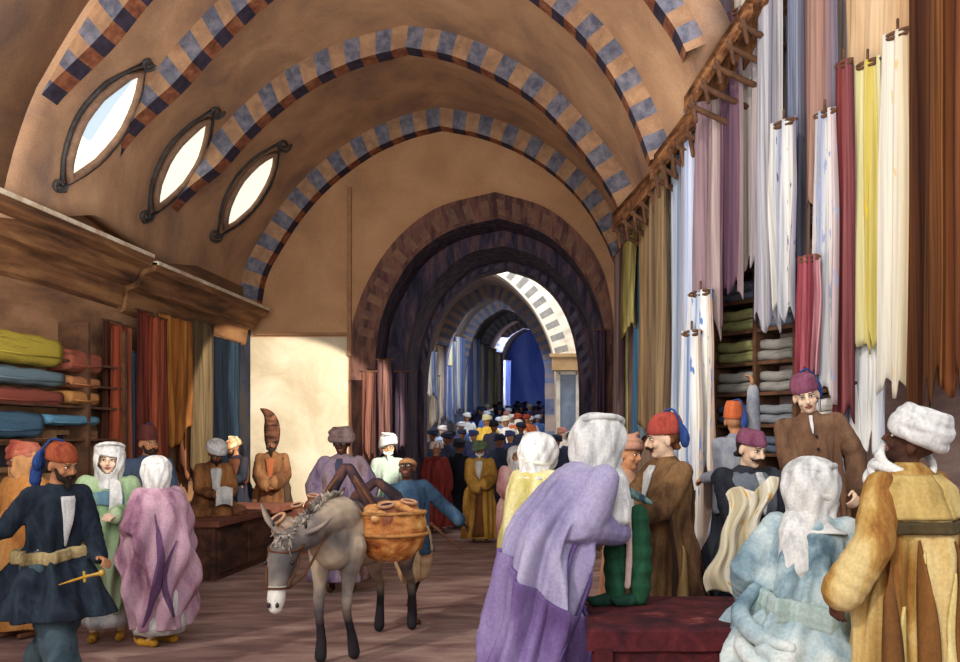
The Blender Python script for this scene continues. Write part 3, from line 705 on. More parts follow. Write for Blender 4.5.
# left merchants' counter
root = empty('counter', (-5.3, 10.9, 0), 0, 'low dark wooden counter where the seated merchant in the white turban sits', 'counter')
M_cnt = mat('counter_wood', ['#34221c', '#523428', '#6a4434'], 3, stretch=(2, .5, 2))
mb = MB(); mb.box(0, .95, 0, 3.1, 0, .66); mb.build('base', M_cnt, root, smooth=False)
mb = MB(); mb.box(-.02, 1.02, -.05, 3.15, .66, .73); mb.build('worktop', mat('counter_top', ['#6a3c30', '#8a5440'], 3), root, smooth=False)
for k in range(3):
    mb = MB(); mb.box(.95, .975, .1+k*1.0, .95+k*1.0, .08, .58); mb.build('front_panel', M_cnt, root, smooth=False)
# ============================================================ PEOPLE
def skin(k):
    return {'pale': mat('skin_pale', ['#d9b294', '#e6c6a8'], 8, bump=.03, fine=.2), 'tan': mat('skin_tan', ['#a8714e', '#c08a62'], 8, bump=.03, fine=.2),
            'brown': mat('skin_brown', ['#6e4430', '#8a5a3e'], 8, bump=.03, fine=.2), 'dark': mat('skin_dark', ['#3c241c', '#5a3828'], 8, bump=.03, fine=.2)}[k]
M_eye = mat_plain('eye_white', '#e6ddd0', .4); M_pup = mat_plain('eye_dark', '#1c1412', .3); M_lip = mat_plain('lip', '#8c4a40', .6)
NOISE = 0
def ringshape(rings, z):
    "interpolate ring spec (z, rx, ry, cx, cy) listed from top to bottom"
    if z >= rings[0][0]: return rings[0][1:]
    for a, b in zip(rings, rings[1:]):
        if b[0] <= z <= a[0]:
            t = (a[0]-z)/(a[0]-b[0]); t = t*t*(3-2*t)*.6+t*.4
            return tuple(lerp(a[i], b[i], t) for i in range(1, 5))
    return rings[-1][1:]
class Person: pass
def person(label, px, D, H=1.72, z0=0.0, rz=0, skin_='tan', robe=None, lean=(0, 0), head=(0, 0, 0), armL=None, armR=None, legs='stand',
           vox=.009, folds=(7, .018, 1.2), sleeves=True, sleeve_r=(.085, .075, .085), cuff=None, robe_mat=None, name='person', cat='person', group=None,
           hem=.1, X=None, hand_curl=.6, neck=True, robe_name='robe', hs=1.1, bare_arms=False, elbow_out=.18, knee=None):
    s = H/1.75; rz = math.radians(rz)
    x = (px-CX)/F*D if X is None else X
    root = empty(name, (x, D, z0), rz, label, cat, group)
    q = Person(); q.root = root; q.s = s; q.lean = lean; q.robe = robe
    hc = Vector((0, -.02, 1.632)); yaw, pitch, roll = [math.radians(a) for a in head]
    HM = Matrix.Translation(hc+Vector((0, 0, -.08))) @ Matrix.Rotation(yaw, 4, 'Z') @ Matrix.Rotation(roll, 4, 'Y') @ Matrix.Rotation(pitch, 4, 'X') @ Matrix.Translation((0, 0, .08)) @ Matrix.Translation((0, 0, -.1*(1-hs)*-1*0)) @ Matrix.Scale(hs, 4)
    q.HM = HM
    drop = {'sit': -.43, 'floor': -.78, 'kneel': -.42}.get(legs, 0)
    q.drop = drop
    def fin(v):
        v = Vector(v); wt = sm(-.12, .33, v.z-.92); piv = Vector((0, 0, .92)); u = v-piv
        u = Matrix.Rotation(-math.atan(lean[1])*wt, 3, 'X') @ u; u = Matrix.Rotation(math.atan(lean[0])*wt, 3, 'Y') @ u; v = piv+u
        return Vector((v.x, v.y, v.z+drop))*s
    q.fin = fin
    def finish(me):
        for v in me.vertices: v.co = fin(v.co)
        me.update(); return me
    q.finish = finish
    mb = MB()
    # torso, neck, head
    mb.ell((0, 0, .98), (.165, .115, .13)); mb.ell((0, -.005, 1.12), (.135, .10, .16)); mb.ell((0, 0, 1.32), (.165, .115, .17))
    mb.cap((-.15, 0, 1.42), .055, (.15, 0, 1.42), .055); mb.cap((0, .005, 1.40), .065, (0, -.005, 1.56), .052)
    H_ = lambda p: HM @ Vector(p)
    R3 = HM.to_3x3().to_4x4()
    mb.ell(H_((0, .012, .03)), (.076, .094, .092), 16, R3); mb.ell(H_((0, -.015, -.04)), (.058, .070, .075), 14, R3)
    mb.ell(H_((0, -.052, -.088)), (.028, .026, .024), 10, R3)          # chin
    mb.tube([H_((0, -.086, .012)), H_((0, -.102, -.014)), H_((0, -.108, -.030)), H_((0, -.088, -.04))], [.010, .013, .017, .010], 8, True)  # nose
    mb.cap(H_((-.03, -.080, .022)), .014, H_((.03, -.080, .022)), .014, 8)   # brow ridge
    for sx in (-1, 1):
        mb.ell(H_((sx*.077, .008, -.01)), (.012, .022, .032), 8, R3)
        mb.ell(H_((sx*.042, -.062, -.03)), (.02, .02, .022), 8, R3)
    # legs
    LG = []
    for sx in (-1, 1):
        hip = Vector((sx*.09, 0, .92))
        if legs == 'stand': kn = Vector((sx*.10, -.02, .50)); an = Vector((sx*.11, .01, .085))
        elif legs == 'stride':
            f = sx*(knee or .3); kn = Vector((sx*.09, -abs(f)*.5 if f < 0 else .02, .50)); an = Vector((sx*.10, f*.95, .09 if f < 0 else .11))
        elif legs == 'sit': kn = Vector((sx*.14, -.40, .90)); an = Vector((sx*.14, -.38, .50))
        elif legs == 'kneel': kn = Vector((sx*.12, -.22, .52)); an = Vector((sx*.12, .2, .47))
        else: kn = Vector((sx*.32, -.28, .86)); an = Vector((-sx*.08, -.32, .83))
        mb.cap(hip, .088, kn, .058, 10); mb.cap(kn, .055, an, .036, 10)
        td = Vector((0, -1, 0)) if legs != 'kneel' else Vector((0, .9, -.2))
        mb.cap(an+Vector((0, .03, -.045)), .035, an+td*.14+Vector((0, 0, -.05)), .028, 8)
        LG.append((hip, kn, an))
    q.legs = LG
    # arms
    AR = []
    for sx, tgt in ((-1, armL), (1, armR)):
        sh = Vector((sx*.185, 0, 1.415))
        if tgt is None: tgt = (sx*.24, -.04, .88)
        roll_ = 0
        w = Vector(tgt[:3]); up_, fo = .285, .255; v = w-sh; d = min(v.length, (up_+fo)*.995); w = sh+v.normalized()*d; v = w-sh
        a = (up_**2-fo**2+d*d)/(2*d); h = math.sqrt(max(0, up_**2-a*a)); pole = Vector((sx*elbow_out*3, .45, -.9))
        pole = (pole-v.normalized()*pole.dot(v.normalized())).normalized(); el = sh+v.normalized()*a+pole*h
        mb.cap(sh, .052, el, .040, 10); mb.cap(el, .040, w, .026, 10)
        dr = (w-el).normalized()
        if len(tgt) > 3: dr = Vector(tgt[3:6]).normalized()
        pn = Vector((-sx*.5, -.2, -.8)); pn = (pn-dr*pn.dot(dr)).normalized(); side = dr.cross(pn)
        if side.dot(Vector((-sx, -.3, .3))) < 0: side = -side        # thumb side
        k0 = w+dr*.085
        for t in (-.9, -.3, .3, .9): mb.cap(w+side*t*.018+dr*.005, .018, k0+side*t*.033, .0135, 8)
        for t, ln in ((-.95, .058), (-.32, .072), (.32, .078), (.95, .070)):
            c = hand_curl; b = k0+side*t*.034; m1 = b+(dr*math.cos(c)+pn*math.sin(c)+side*t*.10)*ln*.55; m2 = m1+(dr*math.cos(c*2.1)+pn*math.sin(c*2.1))*ln*.5
            mb.cap(b, .0105, m1, .0095, 8); mb.cap(m1, .0095, m2, .008, 8)
        tb = w+dr*.028+side*.026; t1 = tb+(dr*.6+side*.75+pn*.25).normalized()*.042; t2 = t1+(dr*.9+side*.2+pn*.4).normalized()*.034
        mb.cap(tb, .013, t1, .0115, 8); mb.cap(t1, .0115, t2, .009, 8)
        AR.append((sh, el, w, dr))
    q.arms = AR
    me = melt(mb, vox, 2, .5)
    # facial features join the same mesh as extra islands
    fm = MB()
    for sx in (-1, 1):
        fm.cur = 1; fm.ell(H_((sx*.031, -.0805, .003)), (.0135, .008, .0075), 8, R3)
        fm.cur = 2; fm.ell(H_((sx*.031, -.086, .003)), (.0065, .006, .0065), 8, R3)
        fm.cap(H_((sx*.014, -.096, .024)), .0038, H_((sx*.048, -.084, .026)), .003, 6)
        fm.cap(H_((sx*.017, -.088, .0095)), .0026, H_((sx*.044, -.082, .0105)), .0026, 6)
    fm.cur = 3; fm.tube([H_((-.024, -.074, -.060)), H_((0, -.086, -.058)), H_((.024, -.074, -.060))], [.004, .0065, .004], 8, True)
    fm.tube([H_((-.018, -.074, -.068)), H_((0, -.084, -.069)), H_((.018, -.074, -.068))], [.004, .0065, .004], 8, True)
    bm = bmesh.new(); bm.from_mesh(me); m2 = fm.mesh(); bm.from_mesh(m2); me = bpy.data.meshes.new('body'); bm.to_mesh(me); bm.free()
    finish(me); q.body = link('body', me, [skin(skin_), M_eye, M_pup, M_lip], root)
    # robe
    if robe:
        nf, am, tw = folds; ph = (px*.37) % 6.28
        ztop, zbot = robe[0][0], robe[-1][0]
        def RP(az, z, off=0.0):
            rx, ry, cx, cy = ringshape(robe, z)
            g = sm(ztop-.05, ztop-.45, z) if ztop-.05 < ztop-.45 else 0
            g = max(0, min(1, (ztop-.08-z)/.5)); g = g*g*(3-2*g)
            f = 1-abs(math.sin(.5*(nf*az+tw*2*z+ph+.8*math.sin(2*az+3*z))))*1.0
            f2 = .5+.5*math.sin((nf*2-1)*az-tw*3.1*z+ph*2)
            f3 = noise.noise((math.cos(az)*1.5, math.sin(az)*1.5, z*2.2+px))
            r = 1+0*g; e = am*1.75*g*((f-.5)*1.8+(f2-.5)*1.0+f3*1.3)+off
            if z < zbot+.02: pass
            return Vector((cx+math.sin(az)*(rx+e), cy-math.cos(az)*(ry+e), z))
        q.RP = RP; mb = MB(); NR = 64; M_ = 150
        mb.rings([[RP(2*PI*j/M_, lerp(ztop, zbot, i/NR)) for j in range(M_)] for i in range(NR+1)])
        if sleeves:
            mb.cap((-.165, .0, 1.415), .072, (.165, .0, 1.415), .072, 14)
            for k, (sh, el, w, dr) in enumerate(AR):
                a, b, c = sleeve_r; pts = []; rr = []
                for i in range(9): t = i/8; pts.append(sh.lerp(el, t)); rr.append(lerp(a, b, t)+.003*math.sin(i*2.3+px))
                for i in range(1, 9): t = i/8; pts.append(el.lerp(w-dr*.01, t)); rr.append(lerp(b, c, t)+.003*math.sin(i*2.9+px))
                # spheres at joints keep the elbow round
                rr = [r_*(.84+.16*min(1, i_/5)) for i_, r_ in enumerate(rr)]; mb.tube(pts, rr, 14, True)
        me = melt(mb, max(vox*1.25, .011), 1, .45); finish(me)
        q.robe_ob = link(robe_name, me, robe_mat, root)
    return q
def panel(q, az0, az1, z0, z1, m, name, off=.016, nz=14, na=10, wave=0, slant=0):
    "a strip of cloth following the robe surface: az functions of z (radians, 0 = front)"
    f0 = az0 if callable(az0) else (lambda z: az0); f1 = az1 if callable(az1) else (lambda z: az1)
    vs = []; 
    for i in range(nz+1):
        z = lerp(z0, z1, i/nz)
        for j in range(na+1): az = lerp(f0(z), f1(z), j/na); vs.append(q.RP(az, z+wave*math.sin(j*1.3+i)+slant*math.sin(az-1.0)*(1-i/nz), off))
    fs = [(i*(na+1)+j, (i+1)*(na+1)+j, (i+1)*(na+1)+j+1, i*(na+1)+j+1) for i in range(nz) for j in range(na)]
    me = bpy.data.meshes.new(name); me.from_pydata([tuple(v) for v in vs], [], fs); me = bake(me, [('SOLIDIFY', dict(thickness=.018, offset=0))]); q.finish(me)
    return link(name, me, m, q.root)
def fold(q, az, dz, w, z0, z1, m, name='fold', off=.012, curve=.3):
    "a long narrow overlap of cloth, tapering at both ends"
    c = lambda z: az+dz*(z-z1)+curve*math.sin(PI*(z-z1)/(z0-z1))
    hw = lambda z: w*.5*math.sin(PI*min(1, max(0, (z-z1)/(z0-z1)))**.8)+.004
    return panel(q, lambda z: c(z)-hw(z), lambda z: c(z)+hw(z), z0, z1, m, name, off+.006, nz=64, na=6)
def vneck(q, w, z0, z1, m, name='shirt', off=.014, c=0):
    return panel(q, lambda z: c-w*(.12+.88*(z-z1)/(z0-z1)), lambda z: c+w*(.12+.88*(z-z1)/(z0-z1)), z0, z1, m, name, off)
def band(q, z, m, name='sash', h=.09, off=.015, tilt=0, rad=.026):
    pts = [q.RP(2*PI*j/40, z+tilt*math.sin(2*PI*j/40), off) for j in range(40)]
    mb = MB()
    for dz in (-.5, 0, .5): mb.tube([p+Vector((0, 0, dz*h*.62)) for p in pts], rad*(1.1 if dz == 0 else .9), 8, closed=True)
    me = melt(mb, .011, 2); q.finish(me); return link(name, me, m, q.root)
def hp(q, mb, vox=.008, sm_=2):
    me = melt(mb, vox, sm_); me.transform(q.HM); q.finish(me); return me
def turban(q, m, big=1.0, seed=0, name='turban', tall=1.0, vox=.008, parent_ob=None):
    rnd = random.Random(seed); mb = MB(); mb.ell((0, .012, .085), (.082*big, .098*big, .075*tall), 16)
    for k in range(6):
        tx, ty = rnd.uniform(-.28, .28), rnd.uniform(-.22, .22); z = .045+.019*k*tall; R = (.094-.007*max(0, k-2))*big; pts = []
        for j in range(24):
            a = 2*PI*j/24; x, y = math.cos(a)*R*.93, math.sin(a)*R*1.12; pts.append((x, y+.012, z+x*tx+y*ty+.004*math.sin(3*a+k)))
        mb.tube(pts, (.025-.0015*k)*big, 9, closed=True)
    return link(name, hp(q, mb, vox, 1), m, q.root)
def fez(q, m, h=.115, tas=None, back=0, name='fez', r=1.0, round_=False):
    mb = MB(); t = math.radians(12); 
    prof = [(.030, .088), (.034, .092), (.06, .090), (.05+h*.6, .080), (.045+h*.92, .070), (.05+h, .062), (.052+h, .03)]
    if round_: prof = [(.030, .088), (.034, .093), (.06, .093), (.05+h*.45, .089), (.05+h*.75, .073), (.05+h*.93, .048), (.05+h, .02)]
    rs = []
    for z, rr in prof: rs.append([Vector((math.cos(a)*rr*.95*r, .012+math.sin(a)*rr*1.12*r+(z-.03)*.12, z)) for a in [2*PI*j/28 for j in range(28)]])
    mb.rings(rs); me = mb.mesh(); me.transform(q.HM); q.finish(me); o = link(name, me, m, q.root)
    if tas:
        side, mt = tas; mb = MB(); top = Vector((0, .02, .055+h)); pts = [top, top+Vector((side*.05, .04, .005)), Vector((side*.085, .085, .03+h*.6)), Vector((side*.09, .105, .03)), Vector((side*.085, .11, -.03))]
        mb.tube(spline(pts, 12), [.007]*7+[.012, .02, .026, .03, .032, .026], 9, True); me = mb.mesh(); me.transform(q.HM); q.finish(me); link('tassel', me, mt, o)
    return o
def hood(q, m, face='open', big=1.0, name='headscarf', length=1.0, back=.0, seed=0):
    "scarf over head and neck; face 'open', 'veil' (eyes only) or 'none'"
    prof = [(.152, .006), (.148, .04), (.125, .078), (.085, .103), (.03, .114), (-.03, .113), (-.08, .104), (-.12, .094), (-.165, .10), (-.20, .125), (-.235, .15*length)]
    NA_ = 56; rows_ = spline([Vector((r, 0, z)) for z, r in prof], 26); vs = []; 
    for p in rows_:
        for j in range(NA_):
            a = 2*PI*j/NA_; r = p.x*big; e = .007*math.sin(6*a+p.z*22+seed)*sm(.0, .1, p.x)+.005*math.sin(11*a-p.z*30+seed)
            vs.append(((r+e)*math.sin(a)*.96, .014-(r+e)*math.cos(a)*lerp(.70, 1.13, sm(-.22, -.10, p.z)), p.z))
    fs = []
    for i in range(len(rows_)-1):
        for j in range(NA_):
            a = 2*PI*(j+.5)/NA_; a = a if a < PI else a-2*PI; z = (rows_[i].z+rows_[i+1].z)/2
            if face == 'open' and (a/.72)**2+((z+.018)/.088)**2 < 1: continue
            if face == 'veil' and (a/.70)**2+((z-.008)/.034)**2 < 1: continue
            fs.append((i*NA_+j, i*NA_+(j+1) % NA_, (i+1)*NA_+(j+1) % NA_, (i+1)*NA_+j))
    me = bpy.data.meshes.new(name); me.from_pydata(vs, [], fs)
    me = bake(me, [('SOLIDIFY', dict(thickness=.012, offset=0)), ('SUBSURF', dict(levels=1))]); me.transform(q.HM); q.finish(me)
    return link(name, me, m, q.root)
def wraps(q, m, name='head_wrap', big=1.0, seed=0, n=5, z0=-.02, dz=.03, tx=.35):
    "loose bands wound around a scarfed head"
    rnd = random.Random(seed); mb = MB()
    for k in range(n):
        a0, b0 = rnd.uniform(-tx, tx), rnd.uniform(-.3, .3); z = z0+k*dz; R = .108*big*(1-.05*max(0, k-2)); pts = []
        for j in range(26):
            a = 2*PI*j/26; x, y = math.cos(a)*R*.95, math.sin(a)*R*1.1; pts.append((x, y+.014, z+x*a0+y*b0))
        mb.tube(pts, .016*big, 8, closed=True)
    return link(name, hp(q, mb, .008, 1), m, q.root)
def beard(q, m, L=.1, w=1.0, name='beard'):
    mb = MB()
    mb.tube([(-.062*w, -.02, -.02), (-.05*w, -.055, -.07), (0, -.078, -.092), (.05*w, -.055, -.07), (.062*w, -.02, -.02)], [.010, .02, .024, .02, .010], 8, True)
    mb.cap((0, -.07, -.09), .03*w, (0, -.085, -.095-L), .012, 10); mb.tube([(-.03, -.083, -.055), (0, -.10, -.046), (.03, -.083, -.055)], [.006, .009, .006], 8, True)
    return link(name, hp(q, mb, .007, 1), m, q.root)
def moustache(q, m, L=.045):
    mb = MB(); mb.tube([(-L-.012, -.076, -.044), (-L, -.082, -.055), (-.02, -.098, -.050), (0, -.103, -.045), (.02, -.098, -.050), (L, -.082, -.055), (L+.012, -.076, -.044)], [.003, .006, .009, .008, .009, .006, .003], 8, True)
    me = mb.mesh(); me.transform(q.HM); q.finish(me); return link('moustache', me, m, q.root)
def hair(q, m):
    mb = MB(); mb.ell((0, .03, .03), (.082, .09, .09), 14); mb.cap((-.07, .03, -.01), .022, (.07, .03, -.01), .022); mb.cap((-.05, .075, -.05), .02, (.05, .075, -.05), .02)
    return link('hair', hp(q, mb, .009, 1), m, q.root)
def shoes(q, m, curl=True, name='slipper'):
    for sx, (hip, kn, an) in zip((-1, 1), q.legs):
        mb = MB(); h = an+Vector((0, .045, -.045)); t = an+Vector((0, -.15, -.055))
        mb.cap(h, .043, t, .036, 12)
        if curl: mb.tube([t, t+Vector((0, -.06, .0)), t+Vector((0, -.085, .035)), t+Vector((0, -.075, .06))], [.032, .02, .012, .008], 8, True)
        link(name, q.finish(melt(mb, .01, 1)), m, q.root)
def leg_cloth(q, m, name='trouser_leg', r=(.115, .10, .085), to_knee=False, puff=0):
    for hip, kn, an in q.legs:
        mb = MB()
        if to_knee: mb.tube(spline([hip, hip.lerp(kn, .5), kn+Vector((0, 0, .0))], 8), [r[0]+puff*math.sin(PI*i/8)+.006*math.sin(i*2.4) for i in range(9)], 16, True)
        else: mb.tube(spline([hip, kn, an+Vector((0, 0, .05))], 14), [lerp(r[0], r[2], i/14)+.007*math.sin(i*2.1) for i in range(15)], 16, True)
        link(name, q.finish(melt(mb, .012, 2)), m, q.root)
def extra(q, pts, rad, m, name, vox=.01, flat=1, n=12, parent=None):
    mb = MB(); mb.tube(spline([Vector(p) for p in pts], 14), [lerp(rad[0], rad[-1], i/14) if len(rad) == 2 else rad[min(len(rad)-1, int(i/14*(len(rad)-1)+.5))] for i in range(15)], n, True, flat)
    return link(name, q.finish(melt(mb, vox, 1)), m, parent or q.root)
# ring presets (z, rx, ry, cx, cy), top to bottom in a 1.75 m person
def wrapped(w=1.0, hem=.10, lean=0):
    return [(1.53, .06, .06, 0, 0), (1.49, .115*w, .09*w, 0, .01), (1.43, .215*w, .14*w, 0, .02), (1.3, .27*w, .19*w, 0, .01), (1.05, .29*w, .23*w, 0, -.01), (.75, .30*w, .26*w, 0, 0), (.4, .29*w, .26*w, 0, 0), (hem, .25*w, .24*w, 0, 0)]
def coat(w=1.0, hem=.14, flare=1.0):
    return [(1.52, .058, .058, 0, 0), (1.47, .11*w, .085*w, 0, .005), (1.40, .20*w, .125*w, 0, .005), (1.25, .205*w, .145*w, 0, 0), (1.04, .185*w, .14*w, 0, 0), (.9, .215*w*flare, .165*w*flare, 0, 0), (.5, .25*w*flare, .20*w*flare, 0, 0), (hem, .28*w*flare, .235*w*flare, 0, 0)]
def tunic(w=1.0, hem=.75):
    return [(1.51, .056, .056, 0, 0), (1.46, .11*w, .082*w, 0, .005), (1.40, .195*w, .12*w, 0, .005), (1.25, .20*w, .135*w, 0, 0), (1.04, .175*w, .13*w, 0, 0), (.9, .20*w, .15*w, 0, 0), (hem, .225*w, .18*w, 0, 0)]
def cl(name, *cols, scale=2.2, st=(2.2, 2.2, .7), **k): return mat('cloth_'+name, list(cols), scale, stretch=st, bump=.25, **k)
M_white = cl('white', '#a8a6a4', '#cfccc6', '#dedad2', scale=5)
M_gold = mat('slipper_yellow', ['#a8761e', '#cf9a34'], 6)
M_beard_d = mat('hair_dark', ['#1e1612', '#33241c'], 20, stretch=(3, 3, .6)); M_beard_w = mat('hair_white', ['#c8c4ba', '#e8e4da'], 20)
M_fezred = cl('fez_red', '#84302a', '#a8443a', '#b65a40', scale=6); M_fezmag = cl('fez_magenta', '#663246', '#7e465a', '#8a5468', scale=6)
M_tasblue = mat('tassel_blue', ['#1f3468', '#34508c'], 20, stretch=(3, 3, .4)); M_leather = mat('leather_brown', ['#4a2c1c', '#6c4428'], 6)

# ---- L1 man in navy jacket walking, left foreground
q = person('man in a navy jacket and rust cap striding past at the left foreground', 52, 6.2, H=1.68, rz=62, skin_='tan', robe=[(1.5, .06, .06, 0, 0), (1.46, .11, .085, 0, 0), (1.40, .20, .125, 0, 0), (1.25, .205, .145, 0, 0), (1.04, .165, .13, 0, 0), (.98, .20, .18, 0, 0), (.8, .31, .34, 0, .0), (.56, .38, .46, 0, .0)],
           robe_mat=cl('navy', '#0e131c', '#18202c', '#28323c', '#131923'), lean=(0, -.12), head=(8, 6, 0), armL=(-.52, .18, 1.12), armR=(.16, -.34, .92, -.1, -1, -.2), legs='stride', folds=(7, .024, 1.5), sleeve_r=(.082, .07, .06), knee=.34)
fez(q, cl('cap_rust', '#8c3c24', '#a85432', '#7a3020', scale=5), .10, (-1, M_tasblue), round_=True)
beard(q, M_beard_d, .04); hair(q, M_beard_d)
vneck(q, 0.250, 1.42, 1.06, M_white, 'shirt', .012, 0.000)
band(q, 1.0, cl('sash_tan', '#8a744c', '#b09a6c', '#6a5636'), tilt=.03)
leg_cloth(q, cl('trouser_slate', '#2c3a42', '#46565c', '#38464e'), r=(.13, .125, .115))
shoes(q, M_leather, False, 'shoe')
extra(q, [(-.06, .09, 1.68), (-.08, .12, 1.6), (-.09, .12, 1.50), (-.07, .12, 1.42)], [.045, .04, .03], M_tasblue, 'head_cloth')
L1 = q
# his dagger
h = q.root.matrix_world
def held(name, base, label, cat, rz=0): return empty(name, base, math.radians(rz), label, cat)
dg = P(84, 577, 5.85); o = held('dagger', dg, 'curved golden dagger held by the man in the navy jacket', 'dagger', 0)
mb = MB(); mb.tube([(-.16, 0, -.05), (-.08, 0, -.025), (0, 0, 0)], [.006, .016, .018], 10, True, .5); mb.build('scabbard', M_gold, o)
mb = MB(); mb.tube([(0, 0, 0), (.05, 0, .012), (.10, 0, .022)], [.012, .011, .014], 10, True); mb.ell((.115, 0, .026), (.02, .02, .024)); mb.cap((.005, 0, -.028), .009, (.0, 0, .03), .009); mb.build('hilt', mat('brass', ['#a8802c', '#d2a848'], 8, rough=.45, metal=.3), o)

# ---- L2 woman in green
q = person('woman in a pale green wrap and white headscarf walking at the left, facing out', 107, 7.8, H=1.66, rz=22, skin_='pale', robe=wrapped(.95, .26), robe_mat=cl('green', '#5f7c56', '#86a276', '#a3b98c', '#b8c8a0'),
           head=(-2, -4, 0), armR=(.10, -.27, 1.16), armL=(-.12, -.26, 1.05), folds=(7, .028, 2.6), lean=(.03, -.04), sleeve_r=(.10, .10, .095))
hood(q, M_white, 'open', 1.02, seed=1); wraps(q, M_white, seed=3, n=3, z0=.05, dz=.03)
panel(q, -.9, .55, 1.36, 1.24, cl('green_fold', '#3a5a68', '#56788a', '#7fa07a'), 'shawl_edge', .02, wave=.01)
q2 = panel(q, lambda z: .1, lambda z: .5, 1.47, 1.2, M_white, 'veil_end', .025)
mb = MB(); mb.rings([[Vector((math.sin(a)*(r+.012*math.sin(7*a)), -math.cos(a)*r, z)) for a in [2*PI*j/40 for j in range(40)]] for z, r in ((.5, .16), (.34, .18), (.20, .21), (.13, .19))]); link('under_skirt', q.finish(mb.mesh()), M_white, q.root)
shoes(q, M_gold)
# ---- L3 woman in pink, seen from behind
q = person('woman in a pink mauve wrap and white veil walking at the left, seen from behind', 160, 7.6, H=1.55, rz=-118, skin_='pale', robe=wrapped(1.12, .17), robe_mat=cl('pink', '#865a70', '#ac8292', '#c09aa6', '#b48c9e'),
           head=(-22, -4, 0), armL=(-.14, -.24, 1.15), armR=(.14, -.24, 1.12), folds=(5, .03, 3.0), lean=(0, -.06), sleeve_r=(.11, .11, .10))
hood(q, M_white, 'veil', 1.05, seed=5); wraps(q, M_white, seed=6, n=4, z0=-.04, dz=.04)
fold(q, 2.0, .5, .22, 1.25, .22, cl('pink_dark', '#4e3456', '#6c4a6c'), 'dark_fold'); fold(q, 2.9, .3, .14, 1.0, .3, MATS['cloth_pink_dark'], 'dark_fold', curve=-.3)  # narrow crescents darker than the robe, laid along its folds
mb = MB(); mb.rings([[Vector((math.sin(a)*(r+.014*math.sin(7*a)), -math.cos(a)*r, z)) for a in [2*PI*j/40 for j in range(40)]] for z, r in ((.6, .2), (.34, .22), (.20, .24), (.12, .22))]); link('under_skirt', q.finish(mb.mesh()), M_white, q.root)
shoes(q, M_gold)
# ---- L4 bearded man behind them
q = person('bearded man in a dark cap and blue grey robe between green and pink women', 148, 9.6, H=1.80, rz=40, skin_='tan', robe=coat(1.0), robe_mat=cl('bluegrey', '#2a3444', '#46566a', '#3a4456'), head=(10, 0, 0), vox=.012)
fez(q, cl('fez_dark', '#4a2420', '#6c342c'), .13, (1, M_tasblue)); beard(q, M_beard_d, .06)
# ---- L5 left edge, orange robe
q = person('man in a faded red turban and orange robe at the far left edge', 24, 7.9, H=1.66, rz=-20, skin_='brown', robe=wrapped(1.15), robe_mat=cl('orange', '#9c6030', '#c48444', '#d89c5c'), head=(-30, 0, 0), vox=.012)
turban(q, cl('faded_red', '#8c3c30', '#b05c48', '#c07c60'), 1.05, 2)
hood(q, cl('scarf_orange', '#b07a48', '#cf9a66'), 'open', .96)
# ---- L6 seated merchant
q = person('merchant in a white turban and brown coat sitting on the counter, reading papers', 212, 11.9, H=1.72, z0=.73, rz=35, skin_='brown', robe=[(1.52, .058, .058, 0, 0), (1.47, .11, .085, 0, 0), (1.40, .21, .13, 0, 0), (1.2, .22, .16, 0, 0), (1.0, .24, .24, 0, -.05), (.86, .36, .34, 0, -.1), (.78, .38, .36, 0, -.1)],
           robe_mat=cl('brown_a', '#5a3822', '#8a5a34', '#a8733f'), head=(10, 22, 0), lean=(0, -.22), armL=(-.10, -.36, 1.14), armR=(.12, -.36, 1.14), legs='floor', vox=.012)
turban(q, M_white, 1.12, 4); beard(q, M_beard_d, .05); vneck(q, 0.350, 1.44, 1.0, M_white, 'shirt', .015, 0.000)
pp = P(224, 497, 11.45); o = empty('paper', pp, .3, 'white paper held by the merchant seated on the counter', 'paper')
mb = MB(); rs = []
for i in range(9): u = i/8; rs.append([Vector((u*.2-.1, y+.02*math.sin(u*3), z+.03*math.sin(u*3.1))) for y, z in ((0, -.12), (.004, -.12), (.104, .10), (.10, .10))])
mb.rings(rs); mb.build('sheet', M_white, o)
mb = MB(); mb.box(-.1, .1, .102, .110, .10, .112); mb.build('folded_edge', M_white, o)
# ---- L7 bystander
q = person('bystander in a cream and orange turban, brown jacket and dark robe beside the seated merchant', 240, 14.3, H=1.70, rz=-30, skin_='tan', robe=coat(.98, .14), robe_mat=cl('darkslate', '#1c1e28', '#30323e', '#3c3036'), head=(-15, 14, 0), lean=(-.03, -.12), armL=(-.16, -.3, 1.05), armR=(.1, -.32, 1.1), vox=.014)
turban(q, cl('cream_orange', '#c47a38', '#e0c090', '#ece0c4', scale=8), 1.1, 9); beard(q, M_beard_d, .04); panel(q, -1.9, 1.9, 1.46, 1.05, cl('jacket_brown', '#5c3424', '#7c4a34'), 'jacket', .02, na=24)
# ---- L8 tall hat
q = person('bearded man in a very tall curved brown hat and brown orange robe', 272, 14.3, H=1.76, rz=8, skin_='brown', robe=coat(1.12, .08, 1.1), robe_mat=cl('brown_orange', '#54341f', '#744c2e', '#8c6240'), head=(5, 0, 0), armL=(-.06, -.25, 1.0), armR=(.10, -.27, 1.02), vox=.014, sleeve_r=(.09, .11, .12))
beard(q, M_beard_d, .10, 1.1)
mb = MB(); mb.tube(spline([Vector(p) for p in ((0, .01, .03), (.005, .01, .15), (-.005, .0, .32), (-.06, -.01, .44), (-.15, -.01, .50))], 16), [.100, .105, .108, .11, .112, .114, .112, .108, .102, .096, .088, .08, .07, .058, .046, .032, .014], 16, True)
link('tall_hat', hp(q, mb, .012, 1), mat('hat_felt', ['#2c1a14', '#5a3626', '#7c5038'], 7, stretch=(1, 1, 2.5)), q.root)
panel(q, lambda z: .9, lambda z: 1.9, 1.42, .3, cl('cloak_dark', '#3a2a22', '#54402e'), 'cloak', .02)
